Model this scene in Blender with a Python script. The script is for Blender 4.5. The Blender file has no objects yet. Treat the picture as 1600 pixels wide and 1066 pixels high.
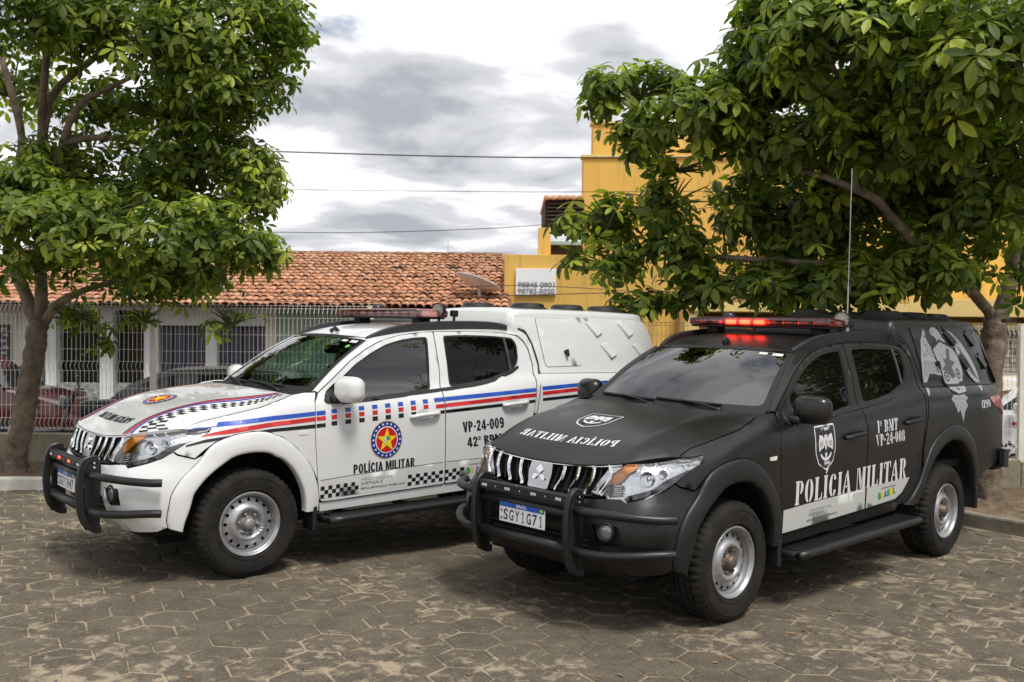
import bpy, bmesh, math, random
import numpy as np
from mathutils import Matrix, Vector
from mathutils.geometry import delaunay_2d_cdt
R = math.radians
scene = bpy.context.scene
C = scene.collection
random.seed(7)

# ------------------------------------------------------------------ camera
CAM_H = 1.770; F_PX = 1558.0; PITCH = R(-0.747); ROLL = R(-0.5)
cam_data = bpy.data.cameras.new('camera')
cam = bpy.data.objects.new('camera', cam_data); C.objects.link(cam)
cam_data.sensor_width = 36.0
cam_data.lens = 36.0*F_PX/1600.0
cam_data.clip_start = .1; cam_data.clip_end = 3000
cam.matrix_world = Matrix.Translation((0, 0, CAM_H)) @ Matrix.Rotation(math.pi/2+PITCH, 4, 'X') @ Matrix.Rotation(-ROLL, 4, 'Z')
cam_data.dof.use_dof = True; cam_data.dof.focus_distance = 6.6; cam_data.dof.aperture_fstop = 3.2
scene.camera = cam

# ------------------------------------------------------------------ sky
SUN_EL, SUN_AZ = R(60), R(152)
world = bpy.data.worlds.new('World'); scene.world = world; world.use_nodes = True
def build_world():
    nt = world.node_tree; N = nt.nodes; L = nt.links; N.clear()
    out = N.new('ShaderNodeOutputWorld'); bg = N.new('ShaderNodeBackground')
    sky = N.new('ShaderNodeTexSky'); sky.sky_type = 'NISHITA'; sky.sun_disc = False
    sky.sun_elevation = SUN_EL; sky.sun_rotation = SUN_AZ; sky.dust_density = 1.5
    tc = N.new('ShaderNodeTexCoord')
    # flatten the direction on a cloud plane so that clouds shrink towards the horizon
    sep = N.new('ShaderNodeSeparateXYZ'); L.new(tc.outputs['Generated'], sep.inputs[0])
    zz = N.new('ShaderNodeMath'); zz.operation = 'MAXIMUM'; L.new(sep.outputs['Z'], zz.inputs[0]); zz.inputs[1].default_value = 0.0
    za = N.new('ShaderNodeMath'); za.operation = 'ADD'; L.new(zz.outputs[0], za.inputs[0]); za.inputs[1].default_value = .16
    comb = N.new('ShaderNodeCombineXYZ')
    for i, k in enumerate('XY'):
        d = N.new('ShaderNodeMath'); d.operation = 'DIVIDE'; L.new(sep.outputs[k], d.inputs[0]); L.new(za.outputs[0], d.inputs[1]); L.new(d.outputs[0], comb.inputs[i])
    def noise(scale, detail, rough, off, dist=0.0):
        m = N.new('ShaderNodeVectorMath'); m.operation = 'ADD'; L.new(comb.outputs[0], m.inputs[0]); m.inputs[1].default_value = off
        t = N.new('ShaderNodeTexNoise'); t.inputs['Scale'].default_value = scale; t.inputs['Detail'].default_value = detail
        t.inputs['Roughness'].default_value = rough; t.inputs['Distortion'].default_value = dist
        L.new(m.outputs[0], t.inputs['Vector']); return t.outputs['Fac']
    def ramp(src, stops):
        r = N.new('ShaderNodeValToRGB'); e = r.color_ramp.elements
        while len(e) < len(stops): e.new(.5)
        for el, (p, c) in zip(e, stops): el.position = p; el.color = (*c, 1)
        r.color_ramp.interpolation = 'EASE'
        L.new(src, r.inputs[0]); return r.outputs[0]
    shade = ramp(noise(1.55, 8, .53, (3.1, 1.6, 0), .25), [(.36, (.31, .32, .35)), (.46, (.46, .47, .495)), (.54, (.68, .685, .70)), (.62, (.90, .90, .90))])
    cover = ramp(noise(.85, 8, .6, (5.2, 2.2, 0), .2), [(.31, (0, 0, 0)), (.40, (1, 1, 1))])
    sk = N.new('ShaderNodeMix'); sk.data_type = 'RGBA'; sk.blend_type = 'MULTIPLY'; sk.inputs[0].default_value = 1
    L.new(sky.outputs[0], sk.inputs[6]); sk.inputs[7].default_value = (.07, .07, .07, 1)
    mx = N.new('ShaderNodeMix'); mx.data_type = 'RGBA'
    L.new(cover, mx.inputs[0]); L.new(sk.outputs[2], mx.inputs[6]); L.new(shade, mx.inputs[7])
    L.new(mx.outputs[2], bg.inputs[0]); bg.inputs[1].default_value = 1.0
    L.new(bg.outputs[0], out.inputs[0])
build_world()
sun_d = bpy.data.lights.new('sun', 'SUN'); sun_d.energy = 2.0; sun_d.angle = R(14); sun_d.color = (1, .96, .9)
sun = bpy.data.objects.new('sun', sun_d); C.objects.link(sun)
_sv = Vector((math.cos(SUN_EL)*math.sin(SUN_AZ), math.cos(SUN_EL)*math.cos(SUN_AZ), math.sin(SUN_EL)))
sun.rotation_euler = _sv.to_track_quat('Z', 'Y').to_euler()
vs = scene.view_settings
vs.view_transform = 'Standard'; vs.look = 'None'; vs.exposure = 0.62; vs.gamma = 1.0
cy = scene.cycles; cy.max_bounces = 7; cy.diffuse_bounces = 3; cy.glossy_bounces = 4; cy.transmission_bounces = 4; cy.transparent_max_bounces = 10; cy.caustics_reflective = False; cy.caustics_refractive = False

# the yard falls 1.06 degrees to the right: everything that stands on it uses this frame
TILT = Matrix.Translation((0, 0, CAM_H)) @ Matrix.Rotation(R(1.056), 4, 'Y') @ Matrix.Translation((0, 0, -CAM_H))

# ------------------------------------------------------------------ materials
MATS = {}
def mat(name, col, rough=.6, metal=0., coat=0., var=0., vscale=3., bump=0., bscale=40., col2=None, spec=.5, detail=4., emit=None, estr=0., objvar=0., streak=0., rvar=0.):
    if name in MATS: return MATS[name]
    m = bpy.data.materials.new(name); m.use_nodes = True; nt = m.node_tree; N = nt.nodes; L = nt.links
    b = N['Principled BSDF']; b.inputs['Base Color'].default_value = (*col, 1); b.inputs['Roughness'].default_value = rough
    b.inputs['Metallic'].default_value = metal; b.inputs['Coat Weight'].default_value = coat; b.inputs['Coat Roughness'].default_value = .06
    b.inputs['Specular IOR Level'].default_value = spec
    if emit: b.inputs['Emission Color'].default_value = (*emit, 1); b.inputs['Emission Strength'].default_value = estr
    geo = N.new('ShaderNodeNewGeometry')
    cur = None
    if col2 or var:
        t = N.new('ShaderNodeTexNoise'); t.inputs['Scale'].default_value = vscale; t.inputs['Detail'].default_value = detail; t.inputs['Roughness'].default_value = .62
        L.new(geo.outputs['Position'], t.inputs['Vector'])
        r = N.new('ShaderNodeValToRGB'); r.color_ramp.elements[0].position = .32; r.color_ramp.elements[1].position = .68
        c2 = col2 or tuple(min(1, c*(1+var)) for c in col); c1 = col if col2 else tuple(c*(1-var) for c in col)
        r.color_ramp.elements[0].color = (*c1, 1); r.color_ramp.elements[1].color = (*c2, 1)
        L.new(t.outputs['Fac'], r.inputs[0]); cur = r.outputs[0]
    if streak:
        vm = N.new('ShaderNodeVectorMath'); vm.operation = 'MULTIPLY'; vm.inputs[1].default_value = (2.2, 2.2, .16); L.new(geo.outputs['Position'], vm.inputs[0])
        t = N.new('ShaderNodeTexNoise'); t.inputs['Scale'].default_value = 1.6; t.inputs['Detail'].default_value = 7; t.inputs['Roughness'].default_value = .7; L.new(vm.outputs[0], t.inputs['Vector'])
        r2 = N.new('ShaderNodeValToRGB'); r2.color_ramp.elements[0].position = .52; r2.color_ramp.elements[1].position = .80; L.new(t.outputs['Fac'], r2.inputs[0])
        mg = N.new('ShaderNodeMath'); mg.operation = 'MULTIPLY'; mg.inputs[1].default_value = streak; L.new(r2.outputs[0], mg.inputs[0])
        mm = N.new('ShaderNodeMix'); mm.data_type = 'RGBA'; L.new(mg.outputs[0], mm.inputs[0])
        if cur: L.new(cur, mm.inputs[6])
        else: mm.inputs[6].default_value = (*col, 1)
        mm.inputs[7].default_value = (.09, .07, .05, 1); cur = mm.outputs[2]
    if objvar:
        oi = N.new('ShaderNodeObjectInfo'); mr = N.new('ShaderNodeMapRange'); mr.inputs[3].default_value = 1-objvar; mr.inputs[4].default_value = 1+objvar
        L.new(oi.outputs['Random'], mr.inputs[0])
        mm = N.new('ShaderNodeMix'); mm.data_type = 'RGBA'; mm.blend_type = 'MULTIPLY'; mm.inputs[0].default_value = 1
        if cur: L.new(cur, mm.inputs[6])
        else: mm.inputs[6].default_value = (*col, 1)
        L.new(mr.outputs[0], mm.inputs[7]); cur = mm.outputs[2]
    if cur: L.new(cur, b.inputs['Base Color'])
    if rvar:
        t = N.new('ShaderNodeTexNoise'); t.inputs['Scale'].default_value = 2.7; t.inputs['Detail'].default_value = 8; t.inputs['Roughness'].default_value = .7; L.new(geo.outputs['Position'], t.inputs['Vector'])
        mr = N.new('ShaderNodeMapRange'); mr.inputs[1].default_value = .3; mr.inputs[2].default_value = .7; mr.inputs[3].default_value = rough-rvar; mr.inputs[4].default_value = rough+rvar; L.new(t.outputs['Fac'], mr.inputs[0]); L.new(mr.outputs[0], b.inputs['Roughness'])
    if bump:
        t = N.new('ShaderNodeTexNoise'); t.inputs['Scale'].default_value = bscale; t.inputs['Detail'].default_value = 5
        L.new(geo.outputs['Position'], t.inputs['Vector'])
        bp = N.new('ShaderNodeBump'); bp.inputs['Strength'].default_value = bump; bp.inputs['Distance'].default_value = .01
        L.new(t.outputs['Fac'], bp.inputs['Height']); L.new(bp.outputs[0], b.inputs['Normal'])
    MATS[name] = m; return m
def glassmat(name, tint, keep, rough=.0):
    """see-through pane: tinted transparency under a fresnel reflection"""
    if name in MATS: return MATS[name]
    m = bpy.data.materials.new(name); m.use_nodes = True; nt = m.node_tree; N = nt.nodes; L = nt.links
    N.remove(N['Principled BSDF']); out = N['Material Output']
    tr = N.new('ShaderNodeBsdfTransparent'); tr.inputs[0].default_value = (*tint, 1)
    gl = N.new('ShaderNodeBsdfGlossy'); gl.inputs['Roughness'].default_value = rough; gl.inputs[0].default_value = (1, 1, 1, 1)
    fr = N.new('ShaderNodeFresnel'); fr.inputs[0].default_value = 1.5
    ma = N.new('ShaderNodeMath'); ma.operation = 'MULTIPLY_ADD'; ma.inputs[1].default_value = 1.0; ma.inputs[2].default_value = keep
    mx = N.new('ShaderNodeMixShader')
    L.new(fr.outputs[0], ma.inputs[0]); L.new(ma.outputs[0], mx.inputs[0]); L.new(tr.outputs[0], mx.inputs[1]); L.new(gl.outputs[0], mx.inputs[2]); L.new(mx.outputs[0], out.inputs[0])
    MATS[name] = m; return m

# ------------------------------------------------------------------ object helpers
def link(name, me, m=None, parent=None):
    o = bpy.data.objects.new(name, me); C.objects.link(o)
    if m is not None:
        me.materials.clear(); me.materials.append(m)
    if parent is not None: o.parent = parent
    return o
def mesh(name, V, F, smooth=False):
    me = bpy.data.meshes.new(name); me.from_pydata([tuple(v) for v in V], [], F)
    if smooth: me.polygons.foreach_set('use_smooth', [True]*len(me.polygons))
    me.update(); return me
def empty(name, loc=(0, 0, 0), rz=0, parent=None):
    o = bpy.data.objects.new(name, None); C.objects.link(o); o.location = loc; o.rotation_euler = (0, 0, rz); o.empty_display_size = .1
    if parent: o.parent = parent
    return o
def tag(o, label=None, cat=None, group=None, kind=None):
    if label: o['label'] = label
    if cat: o['category'] = cat
    if group: o['group'] = group
    if kind: o['kind'] = kind
    return o
class MB:
    """mesh builder"""
    def __init__(s): s.V = []; s.F = []
    def add(s, V, F):
        n = len(s.V); s.V += [tuple(v) for v in V]; s.F += [tuple(i+n for i in f) for f in F]; return s
    def box(s, a, b, M=None):
        x0, y0, z0 = a; x1, y1, z1 = b
        V = [Vector(p) for p in ((x0, y0, z0), (x1, y0, z0), (x1, y1, z0), (x0, y1, z0), (x0, y0, z1), (x1, y0, z1), (x1, y1, z1), (x0, y1, z1))]
        if M: V = [M @ v for v in V]
        return s.add(V, [(3, 2, 1, 0), (4, 5, 6, 7), (0, 1, 5, 4), (1, 2, 6, 5), (2, 3, 7, 6), (3, 0, 4, 7)])
    def rbox(s, a, b, r=.01, M=None, seg=2):
        bm = bmesh.new(); bmesh.ops.create_cube(bm, size=1)
        for v in bm.verts:
            for k in range(3): v.co[k] = (a[k]+b[k])/2+v.co[k]*(b[k]-a[k])
        bmesh.ops.bevel(bm, geom=bm.edges[:], offset=r, segments=seg, profile=.5, affect='EDGES')
        V = [v.co.copy() for v in bm.verts]
        if M: V = [M @ v for v in V]
        bm.verts.index_update()
        F = [tuple(v.index for v in f.verts) for f in bm.faces]; bm.free()
        return s.add(V, F)
    def tube(s, path, rad, seg=10, caps=True):
        P = [Vector(p) for p in path]; n = len(P)
        rads = rad if isinstance(rad, (list, tuple)) else [rad]*n
        V = []; up = Vector((0, 0, 1))
        t0 = (P[1]-P[0]).normalized(); a = t0.cross(up)
        if a.length < .1: a = t0.cross(Vector((1, 0, 0)))
        a.normalize()
        for i in range(n):
            t = (P[min(i+1, n-1)]-P[max(i-1, 0)]).normalized()
            a = (a-t*a.dot(t)).normalized(); b = t.cross(a)
            for k in range(seg):
                w = 2*math.pi*k/seg; V.append(P[i]+(a*math.cos(w)+b*math.sin(w))*rads[i])
        F = [(i*seg+k, i*seg+(k+1) % seg, (i+1)*seg+(k+1) % seg, (i+1)*seg+k) for i in range(n-1) for k in range(seg)]
        if caps: F += [tuple(range(seg-1, -1, -1)), tuple((n-1)*seg+k for k in range(seg))]
        return s.add(V, F)
    def lathe(s, prof, seg=48, M=None, axis='Y', close=False):
        """prof: list of (radius, axial)"""
        V = []; n = len(prof)
        for k in range(seg):
            w = 2*math.pi*k/seg; c, d = math.cos(w), math.sin(w)
            for r, h in prof:
                V.append(Vector((r*c, h, r*d)) if axis == 'Y' else Vector((r*c, r*d, h)) if axis == 'Z' else Vector((h, r*c, r*d)))
        if M: V = [M @ v for v in V]
        F = []
        for k in range(seg):
            k2 = (k+1) % seg
            for i in range(n-1):
                f = (k*n+i, k2*n+i, k2*n+i+1, k*n+i+1)
                F.append(f if axis != 'Y' else f[::-1])
        return s.add(V, F)
    def sweep(s, path, prof, side):
        """prof points (a,b): a along 'side' vector, b along the in-plane normal"""
        P = [Vector(p) for p in path]; n = len(P); m = len(prof); side = Vector(side); V = []
        for i in range(n):
            t = (P[min(i+1, n-1)]-P[max(i-1, 0)]).normalized(); nn = t.cross(side).normalized()
            for a, b in prof: V.append(P[i]+side*a+nn*b)
        F = [(i*m+k, i*m+(k+1) % m, (i+1)*m+(k+1) % m, (i+1)*m+k) for i in range(n-1) for k in range(m)]
        F += [tuple(range(m-1, -1, -1)), tuple((n-1)*m+k for k in range(m))]
        return s.add(V, F)
    def me(s, name, smooth=False): return mesh(name, s.V, s.F, smooth)
    def build(s, name, m, parent=None, smooth=False, angle=None):
        me = s.me(name, smooth)
        o = link(name, me, m, parent)
        if angle: autosmooth(me, angle)
        return o
def autosmooth(me, deg):
    bm = bmesh.new(); bm.from_mesh(me); bmesh.ops.recalc_face_normals(bm, faces=bm.faces[:])
    a = R(deg)
    for f in bm.faces: f.smooth = True
    for e in bm.edges:
        e.smooth = not (len(e.link_faces) != 2 or e.calc_face_angle(0) > a)
    bm.to_mesh(me); bm.free(); me.update()
def spline(pts, n):
    """Catmull-Rom through pts, n samples per span"""
    P = [Vector(p) for p in pts]; out = []
    for i in range(len(P)-1):
        a, b, c, d = P[max(i-1, 0)], P[i], P[i+1], P[min(i+2, len(P)-1)]
        for k in range(n):
            t = k/n
            out.append(.5*((2*b)+(c-a)*t+(2*a-5*b+4*c-d)*t*t+(3*b-a-3*c+d)*t**3))
    out.append(P[-1]); return out
def rnd(poly, r, n=4):
    """round the corners of a closed 2-D polygon"""
    out = []; m = len(poly)
    for i in range(m):
        p0, p1, p2 = Vector(poly[i-1]), Vector(poly[i]), Vector(poly[(i+1) % m])
        d0, d2 = p0-p1, p2-p1
        k = min(r, d0.length*.45, d2.length*.45)
        a, b = p1+d0.normalized()*k, p1+d2.normalized()*k
        for j in range(n+1):
            t = j/n; out.append(tuple(a*(1-t)**2+p1*2*t*(1-t)+b*t*t))
    return out
def inpoly(pts, poly):
    pts = np.asarray(pts); x, y = pts[:, 0], pts[:, 1]; c = np.zeros(len(pts), bool); n = len(poly)
    for i in range(n):
        x0, y0 = poly[i-1]; x1, y1 = poly[i]
        if y0 == y1: continue
        c ^= ((y1 > y) != (y0 > y)) & (x < (x0-x1)*(y-y1)/(y0-y1)+x1)
    return c
def dens(poly, g, closed=True):
    out = []; m = len(poly)
    for i in range(m if closed else m-1):
        a, b = poly[i], poly[(i+1) % m]; k = max(1, int(math.ceil(math.dist(a, b)/g)))
        out += [(a[0]+(b[0]-a[0])*j/k, a[1]+(b[1]-a[1])*j/k) for j in range(k)]
    if not closed: out.append(poly[-1])
    return out
def cdt(poly, holes=(), g=.05):
    rings = [dens(p, g) for p in [poly]+list(holes)]
    V = []; E = []
    for r in rings:
        n = len(V); V += r; E += [(n+i, n+(i+1) % len(r)) for i in range(len(r))]
    xs = [p[0] for p in poly]; ys = [p[1] for p in poly]
    gx = np.arange(min(xs)+g*.5, max(xs), g); gy = np.arange(min(ys)+g*.5, max(ys), g)
    if len(gx) and len(gy):
        G = np.array([(x, y) for x in gx for y in gy])
        ok = inpoly(G, poly)
        for h in holes: ok &= ~inpoly(G, h)
        G = G[ok]
        if len(G):
            B = np.array(V); d = np.sqrt(((G[:, None, :]-B[None])**2).sum(2)).min(1)
            V = V+[tuple(p) for p in G[d > g*.45]]
    res = delaunay_2d_cdt([Vector(p) for p in V], E, [], 0, 1e-6)
    ov, of = [tuple(v) for v in res[0]], [tuple(f) for f in res[2]]
    cen = np.array([[sum(ov[i][k] for i in f)/len(f) for k in (0, 1)] for f in of])
    ok = inpoly(cen, poly)
    for h in holes: ok &= ~inpoly(cen, h)
    F = []
    for f, k in zip(of, ok):
        if not k: continue
        a, b, c = (ov[i] for i in f[:3])
        F.append(f if (b[0]-a[0])*(c[1]-a[1])-(b[1]-a[1])*(c[0]-a[0]) > 0 else f[::-1])
    return ov, F
def sheet(name, fn, poly, holes=(), g=.05, off=0., thick=.014, flip=False, bevel=.0035):
    """drape a polygon on a parametric surface fn(a,b) -> (point, normal); flip when da x db points inward"""
    ov, F = cdt(poly, holes, g)
    P = []; Nn = []
    for a, b in ov:
        p, n = fn(a, b); P.append(p+n*off); Nn.append(n)
    if flip: F = [f[::-1] for f in F]
    V = list(P); FF = list(F); ns = len(F)
    if thick:
        cnt = {}
        for f in F:
            for i in range(len(f)):
                e = (f[i], f[(i+1) % len(f)]); cnt[e] = 1
        be = [e for e in cnt if (e[1], e[0]) not in cnt]
        ids = {}
        for e in be:
            for i in e:
                if i not in ids: ids[i] = len(V); V += [P[i]-Nn[i]*0.0, P[i]-Nn[i]*thick]
        for a, b in be:
            A, B = ids[a], ids[b]; FF.append((B, A, A+1, B+1))
    me = bpy.data.meshes.new(name); me.from_pydata([tuple(v) for v in V], [], FF)
    me.polygons.foreach_set('use_smooth', [True]*len(me.polygons)); me.update()
    return me
def text_geo(body, bold=0., res=3, spacing=1.0):
    cu = bpy.data.curves.new('txt', 'FONT'); cu.body = body; cu.offset = bold; cu.resolution_u = res; cu.fill_mode = 'FRONT'; cu.space_character = spacing
    ob = bpy.data.objects.new('txt', cu); C.objects.link(ob)
    dg = bpy.context.evaluated_depsgraph_get(); me = ob.evaluated_get(dg).to_mesh()
    V = [(v.co.x, v.co.y) for v in me.vertices]; F = [tuple(p.vertices) for p in me.polygons]
    ob.evaluated_get(dg).to_mesh_clear(); bpy.data.objects.remove(ob); bpy.data.curves.remove(cu)
    FF = []
    for f in F:
        for i in range(1, len(f)-1):
            a, b, c = (V[k] for k in (f[0], f[i], f[i+1]))
            ar = (b[0]-a[0])*(c[1]-a[1])-(b[1]-a[1])*(c[0]-a[0])
            if ar > 1e-9: FF.append((f[0], f[i], f[i+1]))
            elif ar < -1e-9: FF.append((f[0], f[i+1], f[i]))
    return V, FF
def norm01(V):
    xs = [v[0] for v in V]; ys = [v[1] for v in V]; x0, x1, y0, y1 = min(xs), max(xs), min(ys), max(ys)
    return [((x-x0)/(x1-x0), (y-y0)/(y1-y0)) for x, y in V]
# ------------------------------------------------------------------ truck body surfaces (metres; x forward, y left, origin on the ground under the front axle)
def hermite(tab):
    xs=[a for a,b in tab];ys=[b for a,b in tab];n=len(xs)
    d=[(ys[i+1]-ys[i])/(xs[i+1]-xs[i]) for i in range(n-1)]
    m=[d[0]]+[0 if d[i-1]*d[i]<=0 else 2*d[i-1]*d[i]/(d[i-1]+d[i]) for i in range(1,n-1)]+[d[-1]]
    def f(x):
        if x<=xs[0]: return ys[0]+m[0]*(x-xs[0])
        if x>=xs[-1]: return ys[-1]+m[-1]*(x-xs[-1])
        i=0
        while x>xs[i+1]: i+=1
        h=xs[i+1]-xs[i];t=(x-xs[i])/h
        return (ys[i]*(1+2*t)*(1-t)**2+m[i]*h*t*(1-t)**2+ys[i+1]*t*t*(3-2*t)+m[i+1]*h*t*t*(t-1))
    return f
XC=-0.2;NE=4.0
PROF=hermite([(-1.1,.80),(-.95,.85),(-.75,.879),(-.6,.886),(-.35,.890),(-.2,.889),(-.12,.881),(-.06,.862),(-.02,.832),(0,.806),(.2,.742),(.42,.668),(.56,.60)])
ZB=hermite([(-4.3,1.40),(-3.5,1.39),(-2.7,1.385),(-2.2,1.345),(-1.6,1.275),(-1.0,1.255),(-.4,1.25),(-.2,1.215),(.25,1.085),(.45,1.035),(.8,1.0),(1.6,.97)])
XF=hermite([(.2,.66),(.33,.74),(.45,.82),(.6,.865),(.7,.865),(.8,.83),(.9,.805),(1.0,.77),(1.1,.70)])
# plan curve table: u -> phi  (phi=pi/2 at side, 0 at front centre)
_tab=[]
def _init():
    px,py=XC,.88;u=XC
    N=400
    for i in range(N+1):
        ph=math.pi/2*(1-i/N)
        x=XC+1.02*max(math.cos(ph),0)**(2/NE);y=.88*max(math.sin(ph),0)**(2/NE)
        u+=math.hypot(x-px,y-py);px,py=x,y
        _tab.append((u,ph))
_init()
UC=_tab[-1][0]
def phi(u):
    if u<=_tab[0][0]: return math.pi/2
    if u>=UC: return 0.0
    lo,hi=0,len(_tab)-1
    while hi-lo>1:
        m=(lo+hi)//2
        if _tab[m][0]<=u: lo=m
        else: hi=m
    a,b=_tab[lo],_tab[hi]
    return a[1]+(b[1]-a[1])*(u-a[0])/(b[0]-a[0])
def rear(u):   # narrowing toward the tail
    return 0 if u>-3.6 else .05*((-3.6-u)/.6)**2
def S(u,z):
    w=PROF(z-ZB(u))-rear(u)
    if u<=XC: return (u,w,z)
    ph=phi(u)
    n=4+1.6*min(1,max(0,(.82-z)/.2))
    return (XC+(XF(z)-XC)*math.cos(ph)**(2/n), w*math.sin(ph)**(2/n), z)
_S0=S
def S(u,z):
    if u>UC:
        a=_S0(2*UC-u,z); return (a[0],-a[1],a[2])
    return _S0(u,z)
HLINE=[(.477,1.030),(.445,1.058),(.374,1.085),(.181,1.124),(-.05,1.168),(-.212,1.211),(-.326,1.252)]
def polylerp(pts):
    L=[0]
    for a,b in zip(pts,pts[1:]): L.append(L[-1]+math.dist(a,b))
    def f(t):
        d=t*L[-1];i=0
        while i<len(pts)-2 and d>L[i+1]: i+=1
        k=(d-L[i])/(L[i+1]-L[i])
        return tuple(a+(b-a)*k for a,b in zip(pts[i],pts[i+1]))
    return f
_hl=polylerp(HLINE)
PC=hermite([(0,0),(.05,.11),(.077,.165),(.12,.26),(.21,.43),(.35,.63),(.49,.765),(.62,.85),(.83,.95),(1,1)])
PE=[0]
def hood(s,q):
    a=abs(q)
    # front point
    yf=.775*a
    n=4.
    zf=.952+.078*a**2.2
    xe,ye,ze=S(*_hl(0))
    xf=XC+(.80-XC)*max(0,(1-(yf/.806)**n))**(1/n)
    xf=xf+(xe-(XC+1.0*(1-(.775/.806)**n)**(1/n)))*a**8
    xr=-.285-.045*a*a; yr=.755*a; zr=1.268-.016*a*a
    x=xf+(xr-xf)*s;y=yf+(yr-yf)*s
    z=zf+(zr-zf)*PC(s)
    # crown dip
    e=S(*_hl(s))
    k=max(0,(a-.72)/.28);k=k*k*(3-2*k)
    x=x+(e[0]-x)*k;y=y+(e[1]*a-y)*k;z=z+(e[2]-z)*k
    return (x,y if q>=0 else -y,z)
_scache = {}
def SN(u, z):
    k = (round(u, 5), round(z, 5))
    if k in _scache: return _scache[k]
    e = .004
    p = Vector(S(u, z)); du = Vector(S(u+e, z))-Vector(S(u-e, z)); dz = Vector(S(u, z+e))-Vector(S(u, z-e))
    n = dz.cross(du)
    n = n.normalized() if n.length > 1e-9 else Vector((1, 0, 0))
    _scache[k] = (p, n); return p, n
def SR(u, z):
    p, n = SN(u, z); return Vector((p.x, -p.y, p.z)), Vector((n.x, -n.y, n.z))
def HN(s, q):
    e = .004
    s0, s1, q0, q1 = max(s-e, 0), min(s+e, 1), max(q-e, -1), min(q+e, 1)
    p = Vector(hood(s, q)); n = (Vector(hood(s, q1))-Vector(hood(s, q0))).cross(Vector(hood(s1, q))-Vector(hood(s0, q)))
    n.normalize()
    return p, (n if n.z > 0 else -n)
def WS(s, q):
    def f(s, q):
        k = 1-q*q
        b = Vector((-.491+.13*k, .758*q, 1.262)); t = Vector((-1.065+.085*k, .594*q, 1.657+.02*k))
        p = b.lerp(t, s); p.z += .02*math.sin(math.pi*s); p.x += .012*math.sin(math.pi*s); return p
    e = .005; p = f(s, q); n = (f(s, q+e)-f(s, q-e)).cross(f(s+e, q)-f(s-e, q)); n.normalize()
    return p, (n if n.z > 0 else -n)
ZG = hermite([(-2.60, 1.685), (-2.5, 1.708), (-2.433, 1.718), (-2.223, 1.731), (-1.932, 1.733), (-1.651, 1.726), (-1.511, 1.717), (-1.316, 1.692), (-1.158, 1.655), (-1.03, 1.615)])
def roof(x, q):
    a = abs(q); ze = ZG(x); ye = S(x, ze)[1]
    c = .062
    return Vector((x, q*ye, ze+c*(.45*(1-a**2.4)+.55*(1-a**8))))
# outlines on the side surface (u, z)
FL_FO = [(.513, .40), (.50, .45), (.445, .563), (.413, .70), (.385, .80), (.34, .885), (.276, .95), (.149, .994), (.012, 1.013), (-.108, 1.004), (-.22, .963), (-.33, .88), (-.431, .768), (-.492, .64), (-.518, .53), (-.52, .42)]
FL_FI = [(.415, .37), (.375, .42), (.30, .53), (.262, .64), (.232, .735), (.19, .815), (.13, .85), (.05, .866), (-.04, .868), (-.13, .853), (-.22, .808), (-.30, .735), (-.36, .64), (-.395, .55), (-.41, .46), (-.412, .42)]
FL_RO = [(-2.25, .50), (-2.36, .545), (-2.476, .66), (-2.55, .785), (-2.656, .925), (-2.817, 1.024), (-3.03, 1.078), (-3.25, 1.05), (-3.428, .952), (-3.545, .80), (-3.60, .65), (-3.61, .57)]
FL_RI = [(-2.42, .48), (-2.50, .53), (-2.55, .64), (-2.61, .735), (-2.70, .825), (-2.86, .92), (-3.04, .955), (-3.21, .922), (-3.36, .825), (-3.45, .70), (-3.50, .58), (-3.52, .50)]
HEAD = [(.823, .990), (.67, 1.003), (.475, 1.026), (.38, 1.034), (.324, 1.041), (.314, 1.031), (.337, 1.007), (.40, .981), (.464, .953), (.545, .896), (.61, .853), (.696, .821), (.76, .803), (.825, .787), (.86, .807), (.955, .80), (.99, .836), (.96, .886), (.93, .924)]
AMBER = [(.825, .986), (.745, .990), (.825, .939), (.880, .880), (.972, .868), (.932, .922)]
DARKHL = [(.40, .981), (.464, .953), (.545, .896), (.61, .853), (.696, .821), (.76, .803), (.825, .787), (.845, .80), (.82, .82), (.746, .84), (.66, .868), (.58, .925), (.48, .957)]
GAPF = [(-.52, .43), (-.515, .55), (-.503, .64), (-.478, .89), (-.468, 1.06), (-.480, 1.203), (-.534, 1.262)]
GAPT = [(-.651, 1.345), (-.83, 1.488), (-1.01, 1.593), (-1.158, 1.655), (-1.316, 1.692), (-1.511, 1.717)]
GAPT2 = [(-1.932, 1.733), (-2.223, 1.731), (-2.39, 1.72), (-2.475, 1.70), (-2.53, 1.655), (-2.565, 1.595), (-2.592, 1.46), (-2.565, 1.30), (-2.545, 1.15), (-2.505, .94), (-2.40, .785), (-2.30, .675), (-2.17, .575), (-2.10, .545)]
FWIN = [(-.585, 1.205), (-.64, 1.29), (-.749, 1.372), (-.87, 1.465), (-1.03, 1.556), (-1.17, 1.618), (-1.31, 1.655), (-1.44, 1.674), (-1.565, 1.681), (-1.55, 1.517), (-1.52, 1.268), (-1.222, 1.239), (-.938, 1.214), (-.72, 1.195)]
RWIN = [(-1.715, 1.693), (-1.925, 1.702), (-2.142, 1.701), (-2.30, 1.695), (-2.42, 1.684), (-2.455, 1.63), (-2.447, 1.509), (-2.416, 1.448), (-2.350, 1.410), (-2.141, 1.343), (-1.914, 1.305), (-1.706, 1.284), (-1.712, 1.484)]
RGLASS = [(-1.715, 1.693), (-1.925, 1.702), (-2.142, 1.701), (-2.312, 1.694), (-2.332, 1.556), (-2.342, 1.408), (-2.141, 1.343), (-1.914, 1.305), (-1.706, 1.284), (-1.712, 1.484)]
QGLASS = [(-2.338, 1.692), (-2.42, 1.684), (-2.455, 1.63), (-2.447, 1.509), (-2.416, 1.448), (-2.365, 1.417), (-2.355, 1.556)]
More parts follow.
